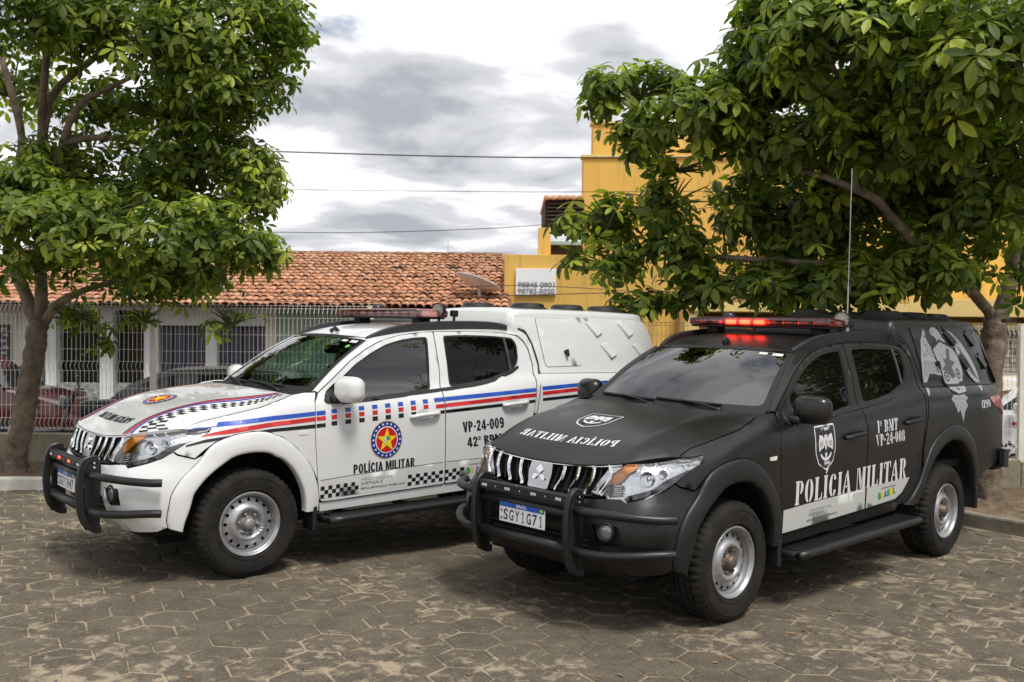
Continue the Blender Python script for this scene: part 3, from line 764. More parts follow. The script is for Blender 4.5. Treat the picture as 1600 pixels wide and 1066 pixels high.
    # ---- front face
    U2 = 2*UC
    def mir(pts): return [(U2-u, z) for u, z in reversed(pts)]
    lf = [(.513, .40), (.50, .45), (.445, .563), (.413, .70), (.385, .80), (.348, .868), (.400, .842), (.514, .870), (.545, .890), (.61, .848), (.696, .816), (.76, .798), (.825, .782), (.86, .80), (.955, .794), (1.02, .785), (1.15, .775), (1.30, .763)]
    bump_ = lf+mir(lf)+[(U2-.62, .372), (U2-1.0, .352), (UC, .345), (1.0, .352), (.62, .372)]
    inta = rnd([(1.16, .415), (1.13, .575), (U2-1.13, .575), (U2-1.16, .415)], .03)
    fogL = rnd([(.885, .650), (.862, .540), (1.085, .515), (1.105, .640)], .02); fogR = mir(fogL)
    bo = link('front_bumper', sheet('front_bumper', SN, shrink(bump_, .003), [inta, fogL, fogR], .045, 0, .016, flip=True), paint, root)
    lowm = mat('bumper_low', (.013, .013, .014), .6)
    link('intake_panel', sheet('intake', SN, shrink(inta, -.02), (), .08, -.05, 0, flip=True), dark, bo)
    for zc in (.445, .485, .525, .56):
        mb = MB(); mb.tube([SN(1.14+(U2-2.28)*i/16, zc)[0]+SN(1.14+(U2-2.28)*i/16, zc)[1]*-.025 for i in range(17)], .009, 6); mb.build('intake_slat', plastic, bo)
    for f_, cu in ((fogL, 1.0), (fogR, U2-1.0)):
        fo = link('fog_pocket', sheet('fog', SN, shrink(f_, -.01), (), .06, -.03, 0, flip=True), plastic, bo)
        p, n = SN(cu, .607)
        M = Matrix.Translation(p-n*.025) @ n.to_track_quat('Z', 'Y').to_matrix().to_4x4()
        mb = MB(); mb.lathe([(.062, -.01), (.060, .02), (.050, .028), (.046, .020)], 28, M, 'Z'); mb.build('fog_lamp_ring', plastic, bo, smooth=True)
        mb = MB(); mb.lathe([(.047, .016), (.035, .022), (.018, .025), (0.0, .026)], 28, M, 'Z'); mb.build('fog_lamp', mat('fog_glass', (.32, .33, .34), .08, metal=.6), bo, smooth=True)
    # belly pan
    MB().rbox((-.55, -.62, .30), (.66, .62, .36), .02).build('skid_plate', dark, root)
    MB().rbox((-4.05, -.50, .42), (-.4, .50, .56), .02).build('chassis', dark, root)
    for xa in (0, -3.0):
        MB().tube([(xa, -.68, .372), (xa, .68, .372)], .05, 10).build('axle', dark, root)
    # grille
    gt = [(.838, .983), (1.0, .966), (1.19, .953), (1.38, .946), (UC, .944)]
    gb = [(.99, .80), (1.15, .784), (1.32, .770), (UC, .768)]
    gp = gt+mir(gt)[1:]+mir(gb)+gb[::-1][1:]
    gp = [(.838, .983)]+gt[1:]+mir(gt)[1:]+mir(gb)+gb[::-1][1:]+[(1.0, .845), (.965, .884), (.935, .920)]
    gp = gt+mir(gt)[1:]+[(U2-.935, .920), (U2-.965, .884), (U2-1.0, .845)]+mir(gb)+gb[::-1][1:]+[(1.0, .845), (.965, .884), (.935, .920)]
    go = link('grille', sheet('grille', SN, gp, (), .08, -.035, 0, flip=True), dark, root)
    def strip(name, pts, w, m, parent, off, dep=.02):
        """raised bar with a bevelled front edge, pts in (u,z)"""
        P = sub(pts, 5); V = []; n = len(P)
        for i, (u, z) in enumerate(P):
            a = Vector(P[min(i+1, n-1)])-Vector(P[max(i-1, 0)]); a.normalize(); sn = Vector((-a.y, a.x))
            wi = w if not isinstance(w, tuple) else w[0]+(w[1]-w[0])*i/(n-1)
            for d, o in ((-.5, off-dep), (-.5, off), (-.2, off+.008), (.2, off+.008), (.5, off), (.5, off-dep)):
                p, nn = SN(u+sn.x*wi*d, z+sn.y*wi*d); V.append(p+nn*o)
        F = [(i*6+k, (i+1)*6+k, (i+1)*6+k+1, i*6+k+1) for i in range(n-1) for k in range(5)]+[tuple(range(6)), tuple((n-1)*6+k for k in range(6))[::-1]]
        o = MB().add(V, F).build(name, m, parent); autosmooth(o.data, 40); return o
    tcol = [(.945), ]
    for sgn in (1, -1):
        for i, du in enumerate((.175, .29, .405, .52)):
            top = (UC-sgn*(du+.02), .940+.012*i); bot = (UC-sgn*(du-.045), .792+.006*i); mid = (UC-sgn*(du+.005), .862+.01*i)
            strip('grille_bar', [top, mid, bot], (.030, .020), chrome, go, .004)
        for i, du in enumerate((.125, .235, .35, .462)):
            strip('grille_fin', [(UC-sgn*(du+.015), .930+.012*i), (UC-sgn*(du-.03), .80+.006*i)], .012, plastic, go, -.012)
        wing = [(.845, .978), (.93, .970), (.99, .90), (1.05, .815), (1.0, .805), (.995, .845), (.962, .886), (.932, .922)]
        wing = wing if sgn == 1 else mir(wing)
        link('grille_wing', sheet('wing', SN, wing, (), .04, .004, .02, flip=True), mat('satin_chrome', (.55, .55, .57), .22, metal=1), go)
    strip('grille_rim', [(.85, .979), (1.0, .962), (1.19, .949), (1.38, .942), (UC, .940), (U2-1.38, .942), (U2-1.19, .949), (U2-1.0, .962), (U2-.85, .979)], .010, chrome, go, .006)
    strip('grille_rim', [(1.05, .797), (1.15, .786), (1.32, .774), (UC, .771), (U2-1.32, .774), (U2-1.15, .786), (U2-1.05, .797)], .012, plastic, go, .004)
    emb = rnd([(UC-.095, .945), (UC+.095, .945), (UC+.10, .87), (UC+.075, .785), (UC-.075, .785), (UC-.10, .87)], .02)
    eo = link('emblem_plate', sheet('emblem', SN, emb, (), .04, .012, .03, flip=True), mat('satin_chrome', (.55, .55, .57), .22, metal=1), go)
    for a in (90, 210, 330):
        # three diamonds
        c0 = (UC, .868); L_ = .062
        d = lambda r, w: (c0[0]+r*math.cos(R(w)), c0[1]+r*math.sin(R(w)))
        m1 = d(L_/2/math.cos(R(30)), a+30); m2 = d(L_/2/math.cos(R(30)), a-30)
        link('emblem_diamond', sheet('diamond', SN, [c0, m2, d(L_, a), m1], (), .05, .020, .009, flip=True), chrome, go)
    # headlights
    lens = glassmat('headlight_lens', (.96, .97, .98), .05)
    refl = mat('reflector', (.66, .67, .69), .14, metal=.9, bump=.5, bscale=18)
    for sd in (1, -1):
        hb = panel('headlight', HEAD, refl, root, sd, g=.03, off=-.034, thick=0, gap=-.004)
        panel('lens', HEAD, lens, hb, sd, g=.03, off=.003, thick=.03, gap=.0025)
        panel('indicator', AMBER, mat('amber', (.95, .30, .012), .25, coat=.3), hb, sd, g=.03, off=-.010, thick=.015, gap=.002)
        panel('bezel', DARKHL, mat('bezel_black', (.012, .012, .014), .25), hb, sd, g=.03, off=-.008, thick=.01, gap=.001)
        for cu, cz, r in ((.70, .925, .046), (.60, .955, .026)):
            p, n = sideF[sd](cu, cz); M = Matrix.Translation(p-n*.030) @ Vector((.9, .35*sd, 0)).to_track_quat('Z', 'Y').to_matrix().to_4x4()
            mb = MB(); mb.lathe([(r, .020), (r*.9, .004), (r*.5, -.008), (r*.32, -.006), (r*.3, .008), (0.0, .013)], 26, M, 'Z'); mb.build('reflector_bowl', chrome, hb, smooth=True)
        for k in range(5):
            zc = .815+.012*k
            pts = [(.955-.012*k*0, zc), (.90, zc+.004), (.85, zc+.008)]
            path = [(lambda pn: pn[0]-pn[1]*.014)(sideF[sd](u, z)) for u, z in pts]
            MB().tube(path, .004, 6).build('lens_rib', chrome, hb, smooth=True)
    # ---- bull bar
    pw = mat('powder_black', (.010, .010, .0115), .40, var=.2, vscale=20)
    bb = None
    def upright(y):
        path = spline([(.885, y, .815), (.93, y, .822), (.965, y, .80), (.985, y, .74), (.995, y, .62), (.985, y, .49), (.955, y, .40), (.90, y, .355), (.855, y, .35)], 5)
        mb = MB(); mb.sweep(path, [(-.019, -.018), (-.013, -.025), (.013, -.025), (.019, -.018), (.019, .018), (.013, .025), (-.013, .025), (-.019, .018)], (0, 1, 0)); return mb
    bb = upright(.405).build('bull_bar', pw, root); autosmooth(bb.data, 35)
    u2 = upright(-.405).build('upright', pw, bb); autosmooth(u2.data, 35)
    for y in (.405, -.405):
        mb = MB(); mb.rbox((.86, y-.009, .352), (.962, y+.009, .812), .008); mb.build('gusset', pw, bb)
    MB().tube([(.945, -.40, .695), (.945, .40, .695)], .029, 12).build('cross_tube', pw, bb, smooth=True)
    MB().tube([(.955, -.40, .492), (.955, .40, .492)], .031, 12).build('cross_tube', pw, bb, smooth=True)
    led = MB().rbox((.925, -.385, .748), (.985, .385, .805), .008).build('led_housing', plastic, bb)
    ledoff = mat('led_clear', (.55, .56, .58), .2); ledon = mat('led_red', (.9, .05, .03), .3, emit=(1, .06, .03), estr=3.)
    for i, y in enumerate((-.33, -.12, .11, .32)):
        for k in (-1, 0, 1):
            on = white and i in (1, 2)
            MB().rbox((.984, y+k*.016-.006, .768), (.989, y+k*.016+.006, .785), .002).build('led', ledon if on else ledoff, bb)
    for y in (-.225, -.005, .215):
        MB().lathe([(.006, 0), (.006, .004), (0, .005)], 8, Matrix.Translation((.985, y, .777)), 'X').build('bolt', chrome, bb)
    for sd in (1, -1):
        for zc, ze in ((.722, .709), (.485, .510)):
            path = spline([(.93, .40*sd, zc-.004), (.935, .50*sd, zc), (.90, .62*sd, zc), (.82, .76*sd, (zc+ze)/2), (.71, .87*sd, ze), (.635, .915*sd, ze)], 5)
            MB().tube(path, .0265, 12).build('side_tube', pw, bb, smooth=True)
        for zc in (.765, .795):
            MB().lathe([(.0085, 0), (.0085, .006), (0, .008)], 10, Matrix.Translation((.91, .417*sd, zc)) @ Matrix.Rotation(R(-90*sd), 4, 'X'), 'Z').build('bolt', chrome, bb)
    # plate
    pm = mat('plate_white', (.74, .75, .76), .35); pb = mat('plate_blue', (.012, .09, .42), .35); pk = mat('plate_ink', (.03, .03, .11), .4)
    pl = MB().rbox((.966, -.20, .570), (.972, .20, .70), .003).build('licence_plate', pm, root)
    MB().box((.9725, -.196, .664), (.9732, .196, .697)).build('plate_band', pb, pl)
    def flat(name, geo, x, y0, y1, z0, z1, m, parent):
        V, F = geo; V = norm01(V); return MB().add([(x, y0+(y1-y0)*a, z0+(z1-z0)*b) for a, b in V], F).build(name, m, parent)
    flat('plate_lettering', plate_geo('SGY1H47' if white else 'SGY1G71'), .9728, -.160, .178, .584, .652, pk, pl)
    flat('plate_lettering', text_geo('BRASIL', .01), .9738, -.045, .045, .671, .690, pm, pl)
    MB().box((.9736, .155, .668), (.9740, .188, .692)).build('plate_flag', mat('flag_green', (.03, .28, .08), .4), pl)
    MB().lathe([(.008, 0), (0, .0002)], 12, Matrix.Translation((.9742, .1715, .680)), 'X').build('plate_flag', mat('flag_yellow', (.8, .6, .03), .4), pl)
    for z in (.640, .592): MB().box((.9728, -.188, z-.009), (.9732, -.170, z+.009)).build('plate_mark', mat('plate_grey', (.25, .25, .27), .4), pl)
    # ---- wheels
    hubm = mat('hub_'+K, (.30, .29, .28) if white else (.16, .12, .09), .5, metal=.5, var=.2, vscale=30)
    for xw, yw, sd in ((0, .757, 1), (0, -.757, -1), (-3.0, .757, 1), (-3.0, -.757, -1)):
        w = link('wheel', rim_mesh().copy(), steel, root)
        w.location = (xw, yw, .372); w.rotation_euler = (0, random.uniform(0, 6), (0 if sd == 1 else math.pi)+(steer if xw == 0 else 0))
        link('tyre', tyre_mesh().copy(), rubber, w)
        mb = MB(); mb.lathe([(.060, .062), (.060, .070), (.047, .076), (.043, .100), (.036, .118), (.028, .124), (0, .125)], 28); mb.build('hub_cap', hubm, w, smooth=True)
        for i in range(6):
            a = 2*math.pi*i/6; M = Matrix.Translation((.071*math.cos(a), .066, .071*math.sin(a)))
            mb = MB(); mb.lathe([(.014, 0), (.014, .010), (.011, .013), (.011, .026), (.008, .030), (0, .031)], 6, M); mb.build('wheel_nut', hubm, w)
        mb = MB(); mb.lathe([(.19, -.02), (.05, -.02), (.05, -.1)], 24); mb.build('brake_drum', dark, w)
    # ---- rear
    def rear_panel(name, z0, z1, x0, x1, y0, y1, m, parent, n=6):
        V = []
        for i in range(n+1):
            t = i/n
            for j in range(13):
                q = -1+2*j/12; y = (y0+(y1-y0)*t)*q; x = x0+(x1-x0)*t+.03*abs(q)**6; V.append((x, y, z0+(z1-z0)*t))
        return MB().add(V, [(i*13+j, (i+1)*13+j, (i+1)*13+j+1, i*13+j+1) for i in range(n) for j in range(12)]).build(name, m, parent, smooth=True)
    tg = rear_panel('tailgate', .74, 1.382, -4.262, -4.165, .825, .79, paint, root)
    MB().rbox((-4.36, -.80, .60), (-4.18, .80, .76), .03).build('rear_bumper', plastic, root)
    for sd in (1, -1):
        MB().sweep(spline([(-4.36, .70*sd, .70), (-4.33, .80*sd, .70), (-4.24, .87*sd, .71), (-4.10, .885*sd, .73)], 4), [(-.075, -.02), (-.075, .02), (.085, .02), (.085, -.02)], (0, 0, 1)).build('bumper_end', plastic, root)
    MB().box((-2.66, -.74, .6), (-2.60, .74, 1.50)).build('cab_back_wall', dark, root)
    MB().box((-4.15, -.78, .70), (-2.66, .78, .76)).build('bed_floor', dark, root)
    # ---- canopy
    cs = [(-2.665, 1.389), (-2.672, 1.47), (-2.632, 1.65), (-2.585, 1.745), (-2.52, 1.795), (-2.50, 1.86), (-2.56, 1.875), (-3.4, 1.885), (-4.08, 1.875), (-4.14, 1.83), (-4.185, 1.72), (-4.205, 1.56), (-4.165, 1.389)]
    can = None
    for sd in (1, -1):
        o = panel('canopy' if can is None else 'canopy_side', cs, paint, root if can is None else can, sd, g=.05, r=.02, gap=0)
        if can is None: can = o
        hatch = rnd([(-2.715, 1.862), (-2.722, 1.611), (-2.742, 1.44), (-3.172, 1.45), (-3.190, 1.604), (-3.172, 1.765), (-3.160, 1.866)], .035)
        ho = panel('hatch', hatch, paint, can, sd, g=.06, off=.006, thick=.006, gap=0)
        if white: panel('hatch_seal', shrink(hatch, -.004), dark, can, sd, holes=[shrink(hatch, -.0005)], g=.06, off=.0015, thick=0, gap=0)
        p, n = sideF[sd](-2.995, 1.566); M = Matrix.Translation(p+n*.006) @ n.to_track_quat('Z', 'Y').to_matrix().to_4x4()
        MB().lathe([(.020, 0), (.020, .010), (.012, .012), (.012, .03), (0, .031)], 14, M, 'Z').rbox((-.014, -.045, .02), (.014, .02, .035), .004, M).build('latch', plastic, can, smooth=False)
        for (u0, z0) in ((-3.312, 1.826), (-3.732, 1.826), (-3.447, 1.628), (-3.879, 1.628)):
            lv = [(u0, z0), (u0-.075, z0+.038), (u0-.185, z0-.078), (u0-.105, z0-.118)]
            # sloping scoop: proud at the lower end
            A = [sideF[sd](*q) for q in lv]
            lo = [p+n*.002 for p, n in A]; hi = [A[0][0]+A[0][1]*.010, A[1][0]+A[1][1]*.010, A[2][0]+A[2][1]*.024, A[3][0]+A[3][1]*.024]
            ob = MB().add(lo+hi, [(4, 5, 6, 7), (0, 1, 5, 4), (1, 2, 6, 5), (2, 3, 7, 6), (3, 0, 4, 7)])
            me = ob.me('louvre'); bm = bmesh.new(); bm.from_mesh(me); bmesh.ops.recalc_face_normals(bm, faces=bm.faces[:])
            bmesh.ops.bevel(bm, geom=[e for e in bm.edges if len(e.link_faces) == 2], offset=.006, segments=2, affect='EDGES'); bm.to_mesh(me); bm.free()
            link('louvre', me, paint, can)
            for q in (0, 3):
                p, n = A[q]; M = Matrix.Translation(p+n*.002) @ n.to_track_quat('Z', 'Y').to_matrix().to_4x4()
                MB().lathe([(.006, 0), (.005, .004), (0, .005)], 8, M, 'Z').build('rivet', chrome, can)
    for sd in (1, -1):
        panel('canopy_seal', [(-2.50, 1.765), (-2.56, 1.738), (-2.60, 1.67), (-2.642, 1.50), (-2.640, 1.40), (-2.612, 1.33), (-2.63, 1.33), (-2.66, 1.40), (-2.668, 1.48), (-2.63, 1.65), (-2.585, 1.745), (-2.51, 1.795)], plastic, can, sd, g=.04, off=-.004, thick=.02, gap=0)
    # canopy shoulder and top, front face
    prof = []
    nxs = 22; V = []; m_ = 0
    for i in range(nxs+1):
        t = i/nxs; x = -2.49+(-4.09+2.49)*t
        zt = 1.862+.02*math.sin(math.pi*min(1, t*1.2)) if t < .83 else 1.862+.02*math.sin(math.pi*.996)
        zt = ZT(x)
        p, n = SN(x, zt); row = []
        for k in range(6):
            a = R(90*k/5); r = .062
            row.append((p.y-r+r*math.cos(a)+.0012, zt-.004+r*math.sin(a)*1.06))
        for k in range(1, 6):
            y = row[5][0]*(1-k/5); row.append((y, row[5][1]+.022*(1-(y/row[5][0])**2)))
        full = [(y, z) for y, z in row]+[(-y, z) for y, z in reversed(row[:-1])]
        m_ = len(full)
        for y, z in full: V.append((x, y, z))
    F = [(i*m_+k, i*m_+k+1, (i+1)*m_+k+1, (i+1)*m_+k) for i in range(nxs) for k in range(m_-1)]
    # front face: rolls down to the cab roof
    fr = [V[k] for k in range(m_)]; n0 = len(V)
    V += [(x+.045, y*.985, z-.035) for x, y, z in fr]+[(x+.06, y*.97, 1.80+(z-1.92)*.1) for x, y, z in fr]+[(x+.05, y*.96, 1.70) for x, y, z in fr]
    F += [(k+1, k, n0+k, n0+k+1) for k in range(m_-1)]+[(n0+j*m_+k+1, n0+j*m_+k, n0+(j+1)*m_+k, n0+(j+1)*m_+k+1) for j in range(2) for k in range(m_-1)]
    rr = [V[nxs*m_+k] for k in range(m_)]; n1 = len(V)
    V += [(x-.035, y*.98, z-.035) for x, y, z in rr]
    F += [(nxs*m_+k, nxs*m_+k+1, n1+k+1, n1+k) for k in range(m_-1)]
    o = MB().add(V, F).build('canopy_top', paint, can, smooth=True); autosmooth(o.data, 60)
    for sd in (1, -1):
        V = []
        for z, ua, xb, yb_ in ((1.69, -2.605, -2.435, .60), (1.745, -2.590, -2.432, .615), (1.795, -2.530, -2.430, .625), (1.83, -2.512, -2.440, .630), (1.868, -2.503, -2.455, .628)):
            a = Vector(S(ua, z)); b = Vector((xb, yb_, z)); mid = (a+b)/2+Vector((.02, .018, 0))
            V += [(p.x, p.y*sd, p.z) for p in (a+Vector((-.01, -.004, 0)), mid, b)]
        F = [(i*3+k, i*3+k+1, i*3+k+4, i*3+k+3) for i in range(4) for k in range(2)]
        o = MB().add(V, F).build('canopy_corner', paint, can, smooth=True)
    rear_panel('canopy_rear', 1.395, 1.91, -4.20, -4.12, .79, .60, paint, can)
    for x, y in ((-2.90, .33), (-2.80, -.28), (-3.38, .33), (-3.38, -.28), (-3.88, .30)):
        mb = MB(); mb.lathe([(.20, -.02), (.20, .010), (.178, .024), (.155, .032), (.145, .058), (.12, .070), (.0, .075)], 32, Matrix.Translation((x, y, 1.942-.02*abs(y)/.6)), 'Z'); mb.build('roof_vent', plastic, can, smooth=True)
    # ---- roof rails
    for sd in (1, -1):
        pts = []
        for x, y, h in ((-1.065, .575, .006), (-1.12, .590, .022), (-1.22, .604, .040), (-1.40, .612, .052), (-1.75, .612, .058), (-2.05, .606, .058), (-2.28, .600, .054), (-2.42, .594, .042), (-2.50, .590, .016)):
            pts.append((x, y, roof(x, y/S(x, ZG(x))[1]).z+h))
        path = spline([(x, y*sd, z) for x, y, z in pts], 5); mb = MB()
        mb.sweep(path, [(.022, .066), (.020, .004), (.010, -.004), (-.010, -.004), (-.020, .004), (-.022, .066)], (0, 1, 0)) if sd == 1 else mb.sweep(path, [(.022, .066), (.020, .004), (.010, -.004), (-.010, -.004), (-.020, .004), (-.022, .066)], (0, 1, 0))
        o = mb.build('roof_rail', plastic if not white else mat('rail_grey', (.028, .028, .03), .45), root); autosmooth(o.data, 45)
    # ---- light bar
    lb = MB().rbox((-1.78, -.61, 1.825), (-1.50, .61, 1.842), .006).build('light_bar', plastic, root)
    for y in (-.47, .47): MB().rbox((-1.70, y-.05, 1.775), (-1.58, y+.05, 1.83), .01).build('foot', plastic, lb)
    MB().rbox((-1.78, -.585, 1.892), (-1.51, .585, 1.905), .005).build('lid', mat('bar_lid_'+K, (.12, .02, .02) if not white else (.55, .27, .27), .25), lb)
    redg = glassmat('red_lens_'+K, (.98, .70, .68) if white else (.92, .12, .08), .06)
    o = MB().rbox((-1.80, -.632, 1.838), (-1.485, .632, 1.900), .018, seg=3).build('lens', redg, lb, smooth=True)
    inner = mat('bar_inner_'+K, (.80, .74, .74) if white else (.18, .03, .03), .4)
    MB().box((-1.73, -.60, 1.845), (-1.56, .60, 1.889)).build('core', inner, lb)
    lon = mat('beacon_lit', (1, .2, .1), .3, emit=(1.0, .17, .08), estr=15.)
    loff = mat('beacon_off', (.55, .45, .44), .15, metal=.3)
    for i in range(9):
        y = -.52+i*.13
        on = (not white) and i in (2, 3, 4)
        MB().rbox((-1.56, y-.038, 1.852), (-1.520, y+.038, 1.884), .006).build('beacon', lon if on else loff, lb)
    mb = MB(); mb.lathe([(.05, 0), (.05, .015), (.044, .034), (.028, .05), (0, .056)], 24, Matrix.Translation((-1.78, -.44, 1.90)), 'Z'); mb.build('antenna_puck', mat('puck', (.02, .02, .03), .3), lb, smooth=True)
    # spot lamp
    M = Matrix.Translation((-1.72, .60, 1.90)) @ Vector((.95, .30, -.02)).to_track_quat('Z', 'Y').to_matrix().to_4x4()
    sp = MB().lathe([(0, -.05), (.045, -.045), (.060, -.02), (.062, .015), (.058, .020), (.054, .012)], 28, M, 'Z').build('spot_lamp', plastic, root, smooth=True)
    MB().lathe([(.055, .012), (0, .016)], 28, M, 'Z').build('lens', mat('spot_lens', (.34, .33, .28), .2, metal=.4, bump=.8, bscale=90), sp)
    MB().tube([(-1.74, .58, 1.80), (-1.74, .58, 1.85)], .012, 8).build('bracket', plastic, sp)
    mb = MB(); mb.tube([(-1.90, .57, 1.80), (-1.90, .57, 1.85)], .012, 8).rbox((-1.93, .545, 1.85), (-1.87, .595, 1.905), .01).build('camera_unit', plastic, root)
    if not white:
        mb = MB(); mb.tube([(-1.80, .60, 1.81), (-1.80, .60, 1.86)], .018, 10).tube([(-1.80, .60, 1.86), (-1.80, .60, 1.94)], .012, 8); an = mb.build('whip_antenna', mat('steel_grey', (.5, .5, .52), .3, metal=.8), root)
        MB().tube([(-1.80, .60, 1.94), (-1.80, .60, 2.15)], .006, 6).build('coil', mat('steel_grey', (.5, .5, .52), .3, metal=.8), an)
        MB().tube([(-1.80, .60, 2.15), (-1.802, .60, 3.04)], .0032, 5).build('rod', mat('steel_grey', (.5, .5, .52), .3, metal=.8), an)
    # ---- cabin
    gr = mat('cabin_grey', (.045, .045, .047), .8); seatm = mat('seat_cloth', (.03, .03, .032), .9)
    db = MB().rbox((-1.0, -.72, .9), (-.56, .72, 1.215), .05).build('dashboard', gr, root, smooth=False)
    MB().rbox((-.72, .15, 1.21), (-.66, .42, 1.27), .02).build('tablet', plastic, db)
    MB().box((-2.6, -.72, .55), (-.5, .72, .60)).build('cabin_floor', dark, root)
    for y in (.37, -.37):
        mb = MB(); mb.rbox((-1.55, y-.25, .75), (-1.05, y+.25, .92), .05).rbox((-.08, -.24, 0), (.08, .24, .60), .06, Matrix.Translation((-1.58, y, .86)) @ Matrix.Rotation(R(-12), 4, 'Y')); so = mb.build('seat', seatm, root)
        MB().rbox((-1.76, y-.13, 1.46), (-1.66, y+.13, 1.62), .04).build('headrest', seatm, so)
    MB().rbox((-2.45, -.65, .75), (-2.2, .65, 1.35), .05).build('rear_seat', seatm, root)
    cc = Matrix.Translation((-1.02, .37, 1.12)) @ Matrix.Rotation(R(62), 4, 'Y')
    ring = [cc @ Vector((.185*math.cos(2*math.pi*i/28), .185*math.sin(2*math.pi*i/28), 0)) for i in range(29)]
    sw = MB().tube(ring, .016, 8, False).build('steering_wheel', plastic, root, smooth=True)
    MB().rbox((-.16, -.05, -.02), (.16, .05, .02), .015, cc).tube([cc @ Vector((0, 0, 0)), cc @ Vector((0, 0, -.3))], .03, 8).build('column', plastic, sw)
    MB().rbox((-1.12, -.12, 1.52), (-1.07, .12, 1.59), .02).build('rear_view_mirror', plastic, root)
    return dict(panel=panel, decal=decal, decals=decals, lettering=lettering, hood=hoodo, doors=doors, beds=beds, fends=fends, canopy=can, paint=paint, sideF=sideF)
TCACHE = {}
ZT = hermite([(-4.2, 1.865), (-4.08, 1.873), (-3.4, 1.883), (-2.7, 1.876), (-2.49, 1.862)])
# ------------------------------------------------------------------ liveries
def hood_lettering(geo, name, s0, s1, q0, q1, m, parent):
    """mirror writing, upright when seen from the front; q1 > q0 along the truck's left"""
    V, F = geo; V = norm01(V); P = []
    for a, b in V:
        p, n = HN(s0+(s1-s0)*b, q1+(q0-q1)*a); P.append(p+n*.0025)
    return MB().add(P, [f[::-1] for f in F]).build(name, m, parent)
def hood_poly(name, polys, m, parent, g=.05, off=.002):
    mb = MB()
    for p in polys:
        ov, F = cdt(p, (), g)
        mb.add([(lambda pn: pn[0]+pn[1]*off)(HN(min(max(a, .004), 1), b)) for a, b in ov], F)
    return mb.build(name, m, parent, smooth=True)
def lin(a, b, t): return a+(b-a)*t
def livery_white(T):
    D = T['decal']; DS = T['decals']; LT = T['lettering']; d1, d2 = T['doors'][1]; bed = T['beds'][1]; fen = T['fends'][1]; hd = T['hood']
    blue = mat('decal_blue', (.018, .075, .42), .35); red = mat('decal_red', (.50, .018, .022), .35); blk = mat('decal_black', (.012, .012, .014), .4)
    # stripes along the side
    B = [(.47, 1.032), (.257, 1.077), (-.1, 1.108), (-.474, 1.134)]; Rr = [(.42, .985), (.28, 1.017), (.16, 1.036), (-.1, 1.066), (-.474, 1.095)]; K = [(.47, .935), (.35, .968), (.16, .992), (-.1, 1.022), (-.474, 1.043)]
    D('stripe', band(B, [.004, .029, .03, .03]), blue, fen); D('stripe', band(Rr, [.004, .022, .033, .031, .030]), red, fen); D('stripe', band(K, [.012, .02, .02, .022, .028]), blk, fen)
    for top, th, m in (([(-.48, 1.1345), (-.553, 1.139)], .031, blue), ([(-.48, 1.0955), (-.553, 1.10)], .030, red), ([(-.48, 1.0435), (-.553, 1.048)], .028, blk)):
        D('stripe', band(top, th), m, d1)
    for i in range(8):
        u = -.600-i*.1148
        for dz, h, m in ((0, .030, blue), (-.041, .032, red), (-.086, .032, blk)):
            if m is blk and i == 7: continue
            z0 = 1.1445+.0625*(-u-.6)+dz; z1 = 1.1445+.0625*(-u+.046-.6)+dz
            D('square', [(u, z0), (u-.046, z1), (u-.047, z1-h), (u-.001, z0-h)], m, d1)
    for (za, zb), h, m, ua in (((1.203, 1.269), .031, blue, -1.512), ((1.153, 1.226), .030, red, -1.521), ((1.106, 1.171), .025, blk, -1.56)):
        zf = lambda u: lin(za, zb, (u-ua)/(-2.582-ua))
        D('stripe', band([(ua, zf(ua)), (-1.603, zf(-1.603))], h), m, d1)
        D('stripe', band([(-1.613, zf(-1.613)), (-2.1, zf(-2.1)), (-2.553 if m is not blk else -2.54, zf(-2.553))], h), m, d2)
        D('stripe', band([(-2.625, zf(-2.62)+.006), (-3.2, zf(-3.2)+.004), (-3.75, zf(-3.75)-.012), (-4.06, zf(-4.06)-.035)][:4 if m is blk else 3], h), m, bed)
    # shield of the force: ring of stars, red field, big star
    cx, cz, rx, rz = -1.069, .903, .141, .145
    el = lambda r, n=44: [(cx+rx*r*math.cos(2*math.pi*i/n), cz+rz*r*math.sin(2*math.pi*i/n)) for i in range(n)]
    def badge(elf, mapf, parent, put, st):
        o = [.0016]
        def lay(name, poly, col, rough=.35):
            o[0] += st; put(name, poly, mat(*col, rough), o[0])
        lay('badge', elf(1.0), ('gold', (.62, .45, .10))); lay('badge_ring', elf(.96), ('badge_blue', (.012, .035, .24)))
        return o, lay
    def put_door(name, poly, m, off): D(name, poly, m, d1, off=off, g=.06)
    o, lay = badge(el, None, d1, put_door, .0012)
    lay('badge_ring', el(.70), ('badge_white', (.75, .75, .75))); lay('badge_field', el(.65), ('badge_red', (.52, .014, .018)))
    mapu = lambda pts: [(cx-rx*a, cz+rz*b) for a, b in pts]
    o[0] += .0012
    DS('badge_star', [mapu(star(.83*math.cos(2*math.pi*i/20), .83*math.sin(2*math.pi*i/20), .085)) for i in range(20)], mat('badge_white', (.75, .75, .75), .35), d1, off=o[0])
    lay('badge_star', mapu(star(0, -.02, .66, .40)), ('star_yellow', (.78, .55, .02)))
    lay('badge_field', mapu([(-.02, .20), (.16, .17), (.20, 0), (.05, -.02), (-.02, .05)]), ('map_green', (.02, .30, .07)))
    lay('badge_field', mapu([(-.04, .19), (-.05, -.24), (-.16, -.16), (-.20, .02), (-.15, .14)]), ('map_pale', (.62, .66, .62)))
    # words
    LT('lettering', stencil_geo('POLÍCIA MILITAR', .09, SANS), ((-.795, .661), (-1.333, .681), (-.791, .748)), blk, d1)
    LT('lettering', stencil_geo('VP-24-009', .09, SANS), ((-1.790, .922), (-2.208, .947), (-1.778, 1.010)), blk, d2)
